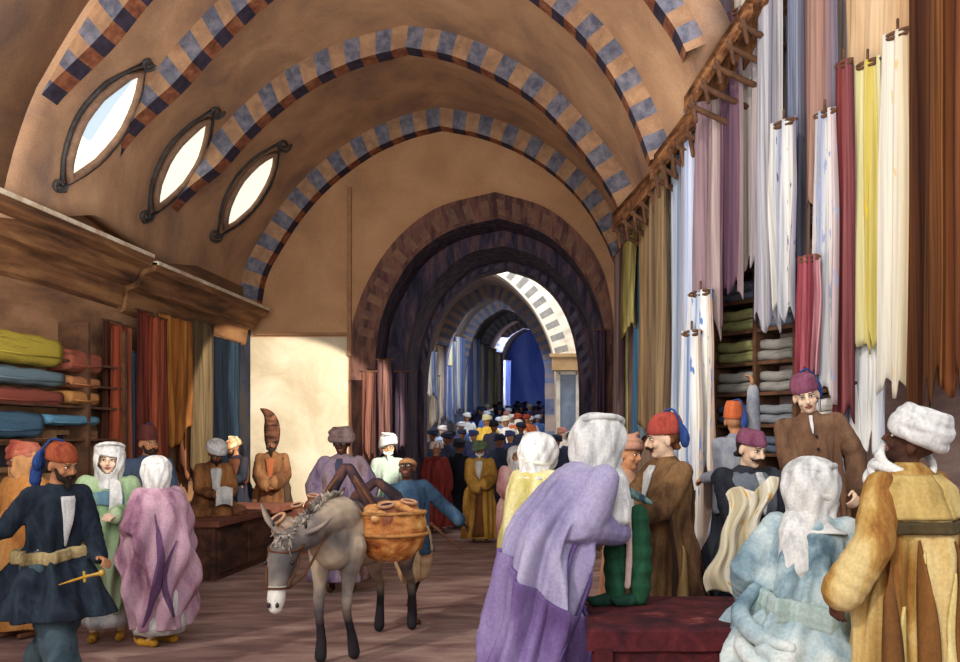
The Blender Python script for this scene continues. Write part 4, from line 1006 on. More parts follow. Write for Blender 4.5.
vneck(q, 0.300, 1.4, .98, cl('rust_vest', '#8a4a2c', '#a8603a'), 'vest', .015, 0.000)
# ---- L9 man behind donkey
q = person('dark skinned man in a mauve grey robe and grey brown turban behind the donkey', 342, 10.2, H=1.80, rz=5, skin_='dark', robe=coat(1.28, .14, 1.05), robe_mat=cl('mauve', '#5a4a5c', '#83708a', '#a08a94', '#7c5c54'), head=(0, 4, 0), armL=(-.22, -.16, 1.02), armR=(.24, -.1, .95), sleeve_r=(.10, .12, .11), vox=.012)
turban(q, cl('turban_mauve', '#6a5450', '#8c7470', '#a48c84'), 1.22, 12); vneck(q, 0.180, 1.46, 1.1, cl('slate_in', '#3c3c50', '#55566c'), 'shirt', .015, -0.020)
# ---- pale green robe, white turban
q = person('man in a tall white turban and pale mint robe standing behind the donkey driver', 388, 13.4, H=1.70, rz=15, skin_='tan', robe=coat(1.05, .1), robe_mat=cl('mint', '#7e9086', '#98a698', '#a8b2a4'), head=(0, 0, 0), vox=.014)
turban(q, M_white, 1.2, 15, tall=1.5); beard(q, M_beard_w, .06)
# ---- donkey driver
q = person('barefoot donkey driver in a blue tunic and cream breeches, arm stretched right', 412, 8.75, H=1.56, rz=30, skin_='dark', robe=tunic(1.08, .70), robe_mat=cl('blue_tunic', '#1c2c3e', '#2a4056', '#40586c'), head=(-35, -28, 0), lean=(-.12, -.05), armR=(.50, -.16, 1.02, .75, -.1, -.5), armL=(-.14, -.3, 1.15), legs='stride', sleeve_r=(.085, .075, .07), knee=.36, vox=.008)
fez(q, cl('skullcap', '#8a5c3c', '#a8784c'), .05, None, name='skullcap', round_=True)
leg_cloth(q, cl('breeches', '#b08a64', '#d4b088', '#c49c74'), 'breeches_leg', r=(.12, .13, .12), to_knee=True, puff=.03)
a = P(447, 538, 8.5); b = P(466, 552, 8.4); o = empty('stick', a, 0, 'thin wooden stick held out by the donkey driver', 'stick')
mb = MB(); mb.tube([(-.14, .02, .12), (0, 0, 0), tuple(b-a)], [.013, .012, .008], 8, True); link('shaft', mb.mesh(), M_leather, o)
mb = MB(); mb.ell((-.15, .02, .128), (.02, .02, .02)); link('knob', mb.mesh(), M_leather, o)
# ---- gate people
q = person('man in a long dark red robe seen from behind in the gate', 436, 16.6, H=1.62, rz=165, skin_='tan', robe=coat(1.22, .12, 1.1), robe_mat=cl('darkred', '#5c1c1c', '#82302a', '#9a443a'), head=(10, 0, 0), vox=.016, sleeve_r=(.10, .12, .11))
turban(q, cl('turban_rw', '#b0604c', '#e4d8c8', '#efe8dc', scale=9), 1.2, 21)
q = person('man in black standing between the dark red robe and the yellow brown robe', 459, 17.4, H=1.66, rz=150, skin_='brown', robe=coat(.95, .1), robe_mat=cl('black', '#14141c', '#242634'), vox=.018)
turban(q, cl('turban_black', '#1c1c24', '#30303c'), 1.0, 22)
q = person('man in a mustard yellow open robe and green turban walking through the gate towards us', 480, 15.0, H=1.64, rz=0, skin_='brown', robe=coat(1.12, .08, 1.05), robe_mat=cl('mustard', '#7e5a26', '#b08238', '#cc9c4c'), armL=(-.04, -.25, .98), armR=(.12, -.26, 1.04), vox=.013, sleeve_r=(.10, .12, .12))
turban(q, cl('turban_green', '#5a6c50', '#7c8c6c'), 1.22, 23); beard(q, M_beard_w, .03); vneck(q, 0.325, 1.45, 1.05, M_white, 'shirt', .015, -0.025); panel(q, lambda z: -.22-.1*(1-z), lambda z: .2+.1*(1-z), 1.0, .12, cl('skirt_brown', '#54341c', '#7a4c28'), 'under_robe', .012)
q = person('white bearded figure in a pink robe standing left of the yellow cloaked woman', 516, 12.6, H=1.58, rz=15, skin_='tan', robe=coat(1.1, .1, 1.1), robe_mat=cl('rose', '#8c4c54', '#c48c88', '#dcb8ac'), armR=(.06, -.25, 1.18), armL=(-.10, -.25, 1.0), vox=.013, sleeve_r=(.10, .12, .11))
hood(q, M_white, 'open', 1.1, seed=8); beard(q, M_beard_w, .20, 1.2); panel(q, -.5, .4, 1.05, .15, cl('plum_skirt', '#54303e', '#75445a'), 'skirt', .014)

# ---- lavender woman
q = person('woman in a lavender purple cloak and white headscarf leaning towards the stall, back to us', 551, 5.35, H=1.92, rz=118, skin_='pale',
           robe=[(1.50, .07, .07, 0, 0), (1.46, .125, .11, 0, .02), (1.38, .19, .15, 0, .03), (1.25, .215, .19, 0, .03), (1.0, .235, .21, 0, .04), (.7, .24, .23, 0, .07), (.4, .25, .25, 0, .12), (.06, .26, .28, 0, .17)],
           robe_mat=cl('lavender', '#82789a', '#9c92ae', '#b4acbc', scale=1.1, st=(1, 1, 1)), lean=(0, -.50), head=(-5, -20, 0), armL=(-.08, -.24, 1.20), armR=(.08, -.19, 1.10), elbow_out=.03, folds=(7, .03, 1.6), sleeve_r=(.11, .12, .11), vox=.008)
hood(q, M_white, 'open', 1.12, seed=11, length=1.05); wraps(q, M_white, seed=12, n=3, z0=.0, dz=.05)
for a_, z_ in ((-.9, 1.22), (-.55, 1.0), (-1.25, .9), (-.2, .85), (-1.7, 1.2)): fold(q, a_, .35, .13, z_, .12, cl('purple_fold', '#4c3a68', '#6a5488'), 'cloak_fold', curve=.18)
panel(q, -PI, PI, .80, .07, cl('purple_low', '#57406c', '#715a88', '#8a789e', scale=1.2), 'lower_wrap', .012, nz=40, na=120, slant=.16)
extra(q, [(-.05, -.10, 1.50), (-.12, -.15, 1.42), (-.15, -.2, 1.3), (-.13, -.22, 1.16)], [.07, .06, .03], M_white, 'scarf_end')
# ---- yellow woman
q = person('woman in a pale yellow cloak and white headscarf behind the lavender woman, back to us', 533, 7.6, H=1.74, rz=150, skin_='pale', robe=wrapped(1.0, .1), robe_mat=cl('yellow', '#a89c54', '#c8ba7c', '#d8ce9c'), head=(-10, 8, 0), folds=(7, .022, 1.5), lean=(0, -.1))
hood(q, M_white, 'open', 1.28, seed=14, length=1.0); wraps(q, cl('scarf_cream', '#c8c4b4', '#e4e0d0'), seed=15, n=2, z0=-.05, dz=.04, big=1.15)
# ---- bystander behind the merchant
q = person('bystander in an orange brown turban and robe between the lavender woman and brown coated merchant', 626, 7.3, H=1.72, rz=55, skin_='tan', robe=coat(.95, .1), robe_mat=cl('orange_brown', '#8a5a44', '#ac7c5c', '#b88c70'), head=(0, 0, 0), vox=.012)
turban(q, cl('turban_brown', '#a8745c', '#c0907a'), 1.05, 31)
# ---- dark green trousers shown over the platform
a = P(628, 596, 5.6); o = empty('trousers', (a.x, a.y, .707), 0, 'pair of dark green baggy trousers with feet, held upright over the red platform', 'trousers')
M_gr = cl('green_dark', '#12321f', '#1e4a30', '#2c5e40')
for sx in (-1, 1):
    mb = MB(); k = sx*.075
    mb.tube(spline([Vector(p) for p in ((k*.9, .04, .56), (k, .03, .40), (k*1.05, .02, .2), (k, 0, .05))], 16), [.062+.006*math.sin(i_*1.9)+.012*math.sin(PI*i_/16) for i_ in range(17)], 18, True)
    link('trouser_leg', melt(mb, .010, 2), M_gr, o)
    mb = MB(); mb.tube([(k, .02, .045), (k-.07, -.03, .035), (k-.15, -.06, .03), (k-.18, -.07, .05)], [.05, .042, .03, .012], 12, True); link('foot', melt(mb, .009, 1), cl('green_shoe', '#0f2a20', '#1e4434'), o)
mb = MB(); mb.tube(spline([Vector(p) for p in ((0.0, -.02, .55), (.005, -.03, .3), (-.005, -.03, .12))], 10), .022, 10, True, .6); link('hanging_strip', melt(mb, .008, 1), cl('pinkish', '#b89088', '#e0ccc0'), o)
# ---- brown coat merchant
q = person('merchant in a brown coat and red fez facing the woman in lavender', 669, 6.35, H=1.86, rz=-66, skin_='pale', robe=coat(1.08, .1, 1.0), robe_mat=cl('brown_coat', '#3c2618', '#5e4228', '#7c5a38', '#8a6844'), head=(-14, 2, 0), lean=(0, -.03), armL=(-.12, -.40, 1.10, .3, -1, .15), armR=(.10, -.40, 1.12, -.2, -1, .1), vox=.008, sleeve_r=(.095, .085, .07), hand_curl=.9)
fez(q, cl('fez_dome', '#8c342c', '#b04c3c', '#a04048', scale=5), .115, (1, M_tasblue), round_=True, r=1.04); hair(q, mat('hair_auburn', ['#5a3420', '#7a4a2c'], 14)); moustache(q, M_beard_d, .035); vneck(q, 0.260, 1.46, 1.1, M_white, 'shirt', .015, -0.060)
fold(q, 1.3, .1, .5, .95, .14, cl('coat_light', '#84683f', '#987a4e'), 'coat_skirt', .010, curve=.05); fold(q, .75, .1, .14, 1.3, .14, cl('coat_dark', '#2c1a12', '#44301f'), 'coat_fold'); fold(q, 2.0, .1, .14, 1.3, .14, MATS['cloth_coat_dark'], 'coat_fold')
c0 = P(628, 505, 5.98); o = empty('cloth_bundle', c0, 0, 'grey green and white cloth held out by the merchant in the red fez', 'cloth')
mb = MB(); mb.tube(spline([Vector(p) for p in ((-.22, -.02, .10), (-.10, -.04, .13), (.02, -.05, .08), (.14, -.02, .02))], 10), [.03, .045, .05, .05, .055, .06, .055, .05, .05, .04, .03], 12, True, .6)
link('green_fold', melt(mb, .01, 1), cl('greygreen', '#4c6c64', '#7c9c90', '#2c4450', scale=7), o)
mb = MB(); mb.tube(spline([Vector(p) for p in ((-.10, -.03, .06), (-.11, -.05, -.02), (-.14, -.04, -.12))], 8), [.05, .055, .06, .058, .05, .05, .045, .05, .04], 12, True, .5); mb.tube(spline([Vector(p) for p in ((.0, -.06, .04), (.0, -.07, -.05), (-.01, -.06, -.14))], 8), .04, 12, True, .5)
link('white_fold', melt(mb, .01, 1), M_white, o)
# ---- man in black cape, magenta fez
q = person('moustached man in a black and grey cape and magenta fez holding up cream cloth', 744, 6.45, H=1.79, rz=20, skin_='pale', robe=coat(1.22, .1, 1.12), robe_mat=cl('black_cape', '#101218', '#24262e', '#34363c'), head=(12, 8, 4), lean=(0, -.08), armR=(.18, -.36, 1.14, .3, -1, .1), armL=(-.1, -.36, 1.0), vox=.008, sleeve_r=(.11, .11, .10))
fez(q, M_fezmag, .07, None, r=1.06); moustache(q, M_beard_d, .05); hair(q, M_beard_d)
panel(q, -1.5, .55, 1.47, 1.20, cl('cape_grey', '#4c5058', '#686c72', '#5a5c66'), 'cape', .022, na=22, wave=.006)
vneck(q, 0.140, 1.48, 1.2, M_white, 'shirt', .04, 0.060)
panel(q, .75, 1.7, 1.05, .2, cl('brown_gown', '#5a4030', '#7e5c40'), 'gown_side', .016)
a = P(744, 512, 5.98); o = empty('cloth_length', a, math.radians(5), 'cream cloth with ochre pattern held up by the man in the black cape', 'cloth')
vs = []; uvs = []; NU, NV = 40, 40
for i in range(NV+1):
    v = i/NV
    for j in range(NU+1):
        u = j/NU; z = .12-.66*v; x = (u-.5)*lerp(.24, .36, v)+.06*(1-v)**3*(u > 0)*u-.06*v; y = .05*math.sin(u*11+3*v+1.5*math.sin(v*4))*(.5+v*.5)+.02*math.sin(u*23-6*v)-.05*math.sin(v*3)-.05*u; x += .03*math.sin(v*6+u*2)+.018*math.sin(v*13); z += .03*math.sin(u*9)
        vs.append((x, y, z+.10*u*(1-v))); uvs.append((u, 1-v))
fs = [(i*(NU+1)+j, i*(NU+1)+j+1, (i+1)*(NU+1)+j+1, (i+1)*(NU+1)+j) for i in range(NV) for j in range(NU)]
me = bpy.data.meshes.new('cloth'); me.from_pydata(vs, [], fs); uv = me.uv_layers.new(name='UVMap')
for l in me.loops: uv.data[l.index].uv = uvs[l.vertex_index]
link('cloth', bake(me, [('SOLIDIFY', dict(thickness=.012, offset=0))]), mat_stripe('cream_ochre', stops(['#d8cdb2', '#bcae8c', '#dcd4c0', '#ac9c78', '#e0d8c4', '#bfb396']), spots=('#cf9a4c', .60, (6, 7, 1)), dark=.8), o)
# ---- man behind with raised arm
q = person('man in a grey shirt and orange cap reaching up to the hanging cloths', 736, 7.75, H=1.66, z0=.34, rz=205, skin_='tan', robe=coat(1.05, .1), robe_mat=cl('grey_blue', '#6a6c78', '#8a8c94', '#9c9c9c'), head=(-40, -8, 0), armL=(-.26, -.1, 1.96, .1, -.1, 1), armR=(.14, -.3, 1.1), vox=.009, sleeve_r=(.08, .065, .055), elbow_out=-.1)
fez(q, cl('fez_orange', '#a04428', '#c46838', '#b05430'), .12, (-1, M_tasblue), r=1.05)
# ---- brown coat man with magenta fez
q = person('tall young man in a buttoned brown coat and magenta fez in the stall', 818, 6.95, H=1.86, z0=.34, rz=-8, skin_='pale', robe=coat(.92, .1), robe_mat=cl('brown_jacket', '#4a3426', '#6e4e38', '#85644a'), head=(-4, 6, -6), lean=(-.12, -.06), armL=(-.1, -.3, 1.0), armR=(.26, -.08, .95), vox=.008, sleeve_r=(.09, .085, .075))
fez(q, M_fezmag, .105, (1, M_tasblue), r=1.04, round_=True); hair(q, mat('hair_brown', ['#3c2418', '#5a3826'], 14)); vneck(q, 0.110, 1.49, 1.36, M_white, 'shirt', .018, -0.010)
for k in range(4):
    mb = MB(); p = q.RP(.1, 1.34-.09*k, .02); mb.ell(p, (.011, .008, .011), 8); link('button', q.finish(mb.mesh()), M_beard_d, q.root)
# ---- seated woman in blue white
q = person('woman in a pale blue wrap and white headscarf sitting on the red platform edge', 806, 4.95, H=1.80, z0=.705-.46*1.03, rz=158, skin_='pale',
           robe=[(1.52, .07, .07, 0, 0), (1.47, .13, .11, 0, .02), (1.38, .20, .16, 0, .03), (1.22, .215, .19, 0, .03), (1.06, .24, .24, 0, .03), (.94, .38, .33, 0, .04), (.84, .43, .38, 0, .05), (.70, .40, .37, 0, .06), (.52, .38, .36, 0, .07), (.3, .40, .34, 0, .10)],
           robe_mat=cl('paleblue', '#4e6672', '#7c929a', '#a2b2b4', '#bcc6c2', '#d0d2ca', scale=1.8, st=(1, 1, 1)), head=(-25, 4, 6), lean=(-.04, -.08), armL=(-.34, -.24, .98), armR=(.34, -.16, 1.02), legs='sit', folds=(8, .030, 2.8), sleeve_r=(.095, .10, .09), vox=.008)
hood(q, M_white, 'open', 1.18, seed=18, length=1.15); wraps(q, M_white, seed=19, n=4, z0=-.05, dz=.045, big=1.12)
band(q, 1.0, cl('palegreen', '#8ea49c', '#a8b6ae'), 'waist_wrap', h=.12, tilt=.04, rad=.03)
extra(q, [(.05, .10, 1.46), (.06, .15, 1.36), (.05, .17, 1.22), (.02, .17, 1.08)], [.10, .09, .05], M_white, 'scarf_end', flat=.5)
extra(q, [(.25, .15, 1.08), (.30, .28, .98), (.18, .38, .90), (.02, .40, .86)], [.04, .05, .03], MATS['cloth_paleblue'], 'wrap_fold')
extra(q, [(.32, .15, .9), (.26, .34, .82), (.10, .42, .72), (-.10, .44, .66)], [.04, .05, .03], MATS['cloth_paleblue'], 'wrap_fold')
# ---- yellow brown robe, right foreground
q = person('large figure in a yellow and brown robe and white turban at the right edge', 908, 4.45, H=1.86, rz=-150, skin_='dark',
           robe=[(1.53, .06, .06, 0, 0), (1.48, .13, .10, 0, .01), (1.40, .23, .15, 0, .02), (1.28, .25, .18, 0, .02), (1.1, .245, .20, 0, .01), (.9, .27, .23, 0, 0), (.5, .32, .28, 0, 0), (.1, .36, .32, 0, 0)],
           robe_mat=cl('amber', '#643c1c', '#8a5a26', '#a88040', '#c4a262', '#d0b67c', scale=1.5, st=(2.5, 2.5, .35)), head=(35, -24, 10), armL=(-.26, -.24, 1.12), armR=(.40, -.02, .96, .3, -.2, -1), folds=(7, .034, .5), sleeve_r=(.095, .09, .10), vox=.008)
turban(q, M_white, 1.06, 41); wraps(q, M_white, 'neck_wrap', 1.05, 43, 5, -.19, .028, .5)
panel(q, -PI, PI, 1.27, 1.215, cl('border_brown', '#3a3020', '#564628'), 'border_band', .016, nz=4, na=60)
for a_, z_ in ((2.75, 1.14), (3.15, 1.05), (2.35, .9)): fold(q, a_, -.1, .22, z_, .12, cl('pale_gold', '#cdb268', '#dcc88c'), 'pale_stripe', off=.004, curve=-.1)
for a_, z_, w_ in ((3.75, 1.19, .55), (2.95, 1.19, .16), (2.45, 1.19, .3), (4.4, 1.1, .3), (1.95, 1.1, .3), (3.35, 1.0, .14)): fold(q, a_, .1, w_, z_, .12, cl('deep_brown', '#5e3a1a', '#7c5024'), 'brown_stripe', off=.022, curve=.12)
panel(q, -PI, PI, 1.47, 1.28, cl('yoke_yellow', '#a08448', '#bea060', '#ccb478'), 'yoke', .012, na=60)

# ============================================================ CROWD beyond the gate
def crowd_proto(seed, rc, tc, sk):
    rnd = random.Random(seed); root = empty('pedestrian', (0, 0, 0)); mb = MB(); w = rnd.uniform(.9, 1.15)
    mb.rings([[Vector((math.sin(a)*rx*w*(1+.06*math.sin(5*a+z*4)), -math.cos(a)*ry*w*(1+.06*math.sin(5*a+z*4)), z)) for a in [2*PI*j/20 for j in range(20)]] for z, rx, ry in ((1.5, .06, .06), (1.46, .13, .10), (1.40, .21, .13), (1.2, .23, .16), (.95, .22, .17), (.5, .25, .21), (.06, .28, .24))])
    for sx in (-1, 1): mb.tube([(sx*.18, 0, 1.4), (sx*.27, .02, 1.15), (sx*.16, -.2, 1.02)], [.08, .075, .07], 10, True)
    link('robe', mb.mesh(), mat('crowd_'+rc[1:], [rc, '#'+''.join('%02x' % min(255, int(int(rc[i:i+2], 16)*1.35+8)) for i in (1, 3, 5))], 3), root)
    mb = MB(); mb.ell((0, -.01, 1.63), (.08, .095, .115), 12); mb.cap((0, 0, 1.45), .055, (0, 0, 1.58), .05); mb.ell((0, -.105, 1.615), (.015, .02, .02), 6)
    for sx in (-1, 1): mb.tube([(0, 0, 1.38), (sx*.18, 0, 1.38), (sx*.25, .02, 1.15), (sx*.15, -.2, 1.02), (sx*.12, -.25, 1.0)], [.04, .04, .04, .03, .035], 8, True)
    mb.cap((0, 0, 1.3), .06, (0, 0, 1.5), .05)
    link('body', mb.mesh(), skin(sk), root)
    mb = MB(); 
    for k in range(3): mb.tube([(math.cos(a)*.095, math.sin(a)*.11, 1.68+.03*k+.02*math.cos(a+k)) for a in [2*PI*j/14 for j in range(14)]], .034-.004*k, 7, closed=True)
    mb.ell((0, 0, 1.72), (.085, .10, .07), 12); link('turban', mb.mesh(), mat('crowdt_'+tc[1:], [tc, tc], 3), root)
    return root
kinds = [('#1c2030', '#23263a', 'brown', 'dark navy'), ('#262a48', '#3a4068', 'tan', 'dark indigo'), ('#2c2a34', '#15161c', 'brown', 'black'), ('#54689a', '#d8dce4', 'tan', 'mid blue'),
         ('#cfcabc', '#e8e2d4', 'tan', 'cream white'), ('#c2983c', '#d8d0a0', 'tan', 'golden yellow'), ('#b0562c', '#a8442c', 'tan', 'rust orange'), ('#8898b8', '#e4e0e0', 'pale', 'pale blue'), ('#d8b8a8', '#c88878', 'pale', 'pale pink')]
protos = []; used = [False]*len(kinds)
for i, (rc, tc, sk, nm) in enumerate(kinds): protos.append(crowd_proto(i, rc, tc, sk))
def place_ped(k, x, y, sc=1.0, rz=0, label=None, group=None):
    o = protos[k]
    if used[k]: o = copy_tree(o)
    used[k] = True
    o.location = (x, y, street_z(y) if y > 18.6 else 0); o.scale = (sc,)*3; o.rotation_euler = (0, 0, rz)
    tag(o, label or ('person in %s robe and turban within the distant crowd beyond the gate' % kinds[k][3]), 'person', group or ('%s robed people in the distant crowd' % kinds[k][3]))
rnd = random.Random(11)
PLACED = [((487-CX)/F*23.8, 23.8), ((506-CX)/F*24.0, 24.0), ((518-CX)/F*26.5, 26.5), ((527-CX)/F*27.2, 27.2), ((562-CX)/F*21.3, 21.3), (-2.2, 17.4), (-2.5, 16.6)]
for y, kpx, wts in ((19.3, [445, 470, 500, 527, 556, 572], (0, 2, 0)), (20.6, [432, 452, 474, 491, 512, 534, 552, 570], (0, 1, 2)), (22.8, [430, 444, 461, 478, 494, 509, 523, 540, 551], (1, 0, 7, 2)),
                    (25, [432, 446, 459, 470, 497, 520, 534, 546], (3, 7, 1, 4)), (28, [434, 444, 454, 468, 478, 499, 512, 530, 541, 550], (3, 1, 7, 8, 4)),
                    (31.5, [438, 450, 461, 472, 484, 496, 508, 520, 531, 543], (1, 3, 4, 0)), (36, [442, 453, 464, 474, 486, 497, 508, 519, 530, 541], (1, 3, 0, 7)), (42, [500, 508, 516, 524, 532, 540, 548], (1, 0, 3)), (39, [496, 505, 514, 523, 532, 541, 549], (1, 0, 3)), (33.5, [482, 491, 500, 509, 518, 527, 536, 545], (1, 0, 4)), (29.5, [468, 478, 488, 498, 508, 518, 528, 538], (3, 0, 8, 4))):
    for px in kpx:
        yy = y+rnd.uniform(-.5, .5); xx = (px-CX)/F*yy
        if y > 22 and not (-3.55 < xx < -.95): continue
        if any((xx-a[0])**2+(yy-a[1])**2 < .62**2 for a in PLACED): continue
        PLACED.append((xx, yy)); place_ped(rnd.choice(wts), (px+rnd.uniform(-2, 2)-CX)/F*yy, yy, rnd.uniform(.94, 1.04), rnd.choice((0, PI))+rnd.uniform(-.5, .5))
place_ped(5, (487-CX)/F*23.8, 23.8, 1.1, 0, 'person in a golden yellow robe standing out in the middle of the distant crowd', 'golden yellow robed people in the distant crowd')
place_ped(4, (506-CX)/F*24.0, 24.0, 1.08, 0, 'person in a cream white robe right of the golden yellow robe in the distant crowd', 'cream robed person by the golden one')
place_ped(6, (518-CX)/F*26.5, 26.5, 1.05, 0, 'left one of two people in rust orange robes in the distant crowd', 'rust orange people in the distant crowd')
place_ped(6, (527-CX)/F*27.2, 27.2, 1.02, 0, 'right one of two people in rust orange robes in the distant crowd', 'rust orange people in the distant crowd')
place_ped(8, (562-CX)/F*21.3, 21.3, 1.0, 0, 'person in a pale pink robe in front of the sunlit wall beyond the gate', 'pale pink robed people by the sunlit wall')

# hangings in the far street
sc_ = [('#e0d4b8', 'cream'), ('#7c8cae', 'grey blue'), ('#b49a86', 'tan'), ('#4c5c94', 'deep blue'), ('#d8cc8c', 'pale yellow'), ('#9aa8c4', 'pale blue')]
for i, (px, yt, yb, y) in enumerate([(433, 375, 424, 23.6), (441, 345, 418, 25), (450, 340, 416, 27), (459, 336, 412, 29), (467, 340, 412, 31), (475, 338, 410, 33.5), (483, 344, 410, 36), (491, 348, 408, 39), (499, 352, 408, 42), (506, 360, 408, 45), (430, 350, 395, 22.9), (446, 365, 420, 25.8)]):
    col, nm = sc_[(i*2+i//3) % 6]; x = (px-CX)/F*y
    m = mat_stripe('street_'+nm, stops([col, '#efe6d4', col, '#5a6694', col]))
    w = .011*y*.8
    hanging('hanging_cloth', (x-w/2, y), (x+w/2, y+.5), FZ(yt, y), FZ(yb, y), m, '%s cloth hanging %s from the gate along the left side of the far street' % (nm, ['second', 'third', 'fifth', 'sixth', 'seventh', 'eighth', 'ninth', 'tenth', 'eleventh', 'last', 'first', 'fourth'][i]), folds=3, nu=16, nv=10, seed=i, group='cloths hanging in the far street')
for i, (px, yt, yb) in enumerate([(536, 400, 414), (543, 400, 413)]):
    pass
# jamb hangings of the gate, left side
for i, (px0, px1, yt, yb, cols, lab) in enumerate([(362, 376, 372, 455, ['#6a4038', '#8a5c4c', '#4c3030'], 'brown red cloth hanging at the outer left jamb of the gate'),
                                                   (378, 392, 360, 452, ['#54363c', '#8c6458', '#3c2a34'], 'plum brown cloth hanging second from the left on the gate jamb'),
                                                   (396, 408, 372, 450, ['#3c3040', '#6a5460', '#2c2434'], 'dusky violet cloth hanging on the inner left jamb of the gate'),
                                                   (598, 606, 330, 440, ['#34283a', '#5a4450', '#221c2a'], 'dark violet cloth hanging on the right jamb of the gate')]):
    D = 15.1 if i < 2 else 15.2; a = P(px0, 0, D); b = P(px1, 0, D)
    hanging('hanging_cloth', (a.x, D), (b.x, D), FZ(yt, D), FZ(yb, D), mat_stripe('jamb_%d' % i, stops(cols), dark=.45), lab, folds=2, nu=20, nv=20, seed=i+50)
# ============================================================ DONKEY
root = empty('donkey', (-1.86, 7.3, 0), 0, 'grey brown donkey with lowered head carrying pots, standing in the middle foreground', 'donkey')
def dl(v): return Vector(v)-Vector((-1.86, 7.3, 0))
wither = Vector((-1.84, 7.15, 1.10)); rump = Vector((-1.62, 8.1, 1.08))
def sp(a, b, t): return a.lerp(b, t)
mb = MB()
mb.tube([dl(v) for v in spline([Vector((-1.85, 6.98, .98)), Vector((-1.84, 7.15, .99)), Vector((-1.78, 7.45, .93)), Vector((-1.70, 7.8, .94)), Vector((-1.63, 8.08, 1.0)), Vector((-1.60, 8.2, .98))], 14)], [.13, .19, .225, .24, .25, .255, .255, .25, .24, .235, .23, .23, .22, .19, .12], 18, True)
mb.tube([dl(v) for v in spline([Vector((-1.84, 7.08, 1.12)), Vector((-1.9, 6.9, 1.12)), Vector((-1.99, 6.68, 1.02)), Vector((-2.05, 6.56, .98))], 10)], [.17, .165, .155, .145, .135, .125, .12, .115, .105, .1, .09], 14, True)
mb.tube([dl((-1.86, 6.98, .86)), dl((-1.93, 6.88, 1.0))], [.15, .13], 12, True)
# head
hd = [Vector((-2.06, 6.58, 1.0)), Vector((-2.09, 6.47, .90)), Vector((-2.10, 6.40, .76)), Vector((-2.10, 6.35, .62)), Vector((-2.10, 6.335, .555))]
mb.tube([dl(v) for v in spline(hd, 10)], [.095, .108, .112, .105, .096, .084, .074, .066, .064, .064, .052], 14, True)
mb.ell(dl((-2.08, 6.50, .84)), (.08, .10, .12)); 
for sx in (-1, 1):
    mb.ell(dl((-2.10+sx*.078, 6.43, .855)), (.025, .03, .028), 8)
    c = Vector((-2.07+sx*.065, 6.58, 1.03)); t = Vector((-2.29, 6.56, 1.29)) if sx < 0 else Vector((-2.07+.31, 6.58, 1.17))
    m_ = c.lerp(t, .5)+Vector((sx*.02, 0, -.015)); mb.tube([dl(v) for v in spline([c, m_, t], 8)], [.026, .038, .046, .05, .048, .042, .032, .02, .008], 10, True, .45)
# legs: front pair (one back a little), hind pair
def leg(pts, r): mb.tube([dl(v) for v in spline([Vector(p) for p in pts], 14)], r, 12, True)
fr = [.12, .11, .095, .078, .062, .05, .046, .045, .038, .034, .033, .034, .04, .045, .048]
leg([(-1.95, 7.0, .92), (-1.97, 6.98, .66), (-1.97, 6.95, .42), (-1.96, 6.98, .20), (-1.96, 6.96, .05)], fr)
leg([(-1.74, 7.05, .90), (-1.76, 7.04, .66), (-1.77, 7.0, .42), (-1.75, 7.08, .20), (-1.73, 7.08, .05)], fr)
hr = [.15, .15, .135, .115, .09, .066, .054, .048, .044, .038, .035, .034, .038, .044, .048]
leg([(-1.72, 8.05, .96), (-1.74, 7.92, .74), (-1.77, 8.02, .55), (-1.76, 8.18, .42), (-1.75, 8.12, .2), (-1.75, 8.08, .05)], hr)
leg([(-1.50, 8.08, .96), (-1.50, 7.98, .74), (-1.50, 8.08, .55), (-1.49, 8.24, .42), (-1.48, 8.20, .2), (-1.47, 8.16, .05)], hr)
M_don = bpy.data.materials.new('donkey_coat'); M_don.use_nodes = True; nt = M_don.node_tree; b_ = nt.nodes['Principled BSDF']; b_.inputs['Roughness'].default_value = .95; b_.inputs['Specular IOR Level'].default_value = .1
tc = nt.nodes.new('ShaderNodeTexCoord'); nz = nt.nodes.new('ShaderNodeTexNoise'); nz.inputs['Scale'].default_value = 2.6; nz.inputs['Detail'].default_value = 8; nt.links.new(tc.outputs['Object'], nz.inputs[0])
r_ = _ramp(nt, [(.32, '#56504e'), (.43, '#7c7068'), (.54, '#aa9680'), (.66, '#c4b096')]); nt.links.new(nz.outputs[0], r_.inputs[0])
# black stockings: coat pattern by height
sz = nt.nodes.new('ShaderNodeSeparateXYZ'); nt.links.new(tc.outputs['Object'], sz.inputs[0]); rr = _ramp(nt, [(.30, (1, 1, 1, 1)), (.48, (0, 0, 0, 1))]); nt.links.new(sz.outputs[2], rr.inputs[0])
mx = nt.nodes.new('ShaderNodeMix'); mx.data_type = 'RGBA'; nt.links.new(rr.outputs[0], mx.inputs[0]); nt.links.new(r_.outputs[0], mx.inputs[6]); mx.inputs[7].default_value = C('#2c262a'); nt.links.new(mx.outputs[2], b_.inputs['Base Color'])
MATS['donkey'] = M_don
me = melt(mb, .011, 3)
M_muz = mat('donkey_muzzle', ['#cfc6b8', '#e8e2d6'], 8); M_hoof = mat('donkey_hoof', ['#1c1a1c', '#2c2828'], 8)
me.materials.append(M_don); me.materials.append(M_muz); me.materials.append(M_hoof); me.materials.append(M_pup)
hz = dl((-2.1, 6.36, .60))
for p in me.polygons:
    c = p.center
    if (c-hz).length < .125 and c.z < hz.z+.10: p.material_index = 1
    if c.z < .07: p.material_index = 2
fm = MB(); fm.cur = 3
for sx in (-1, 1):
    fm.ell(dl((-2.10+sx*.094, 6.405, .855)), (.016, .018, .016), 8); fm.ell(dl((-2.10+sx*.03, 6.278, .575)), (.014, .012, .02), 8)
    fm.ell(dl((-2.07+sx*.12, 6.545, 1.11)), (.012, .012, .03), 8)
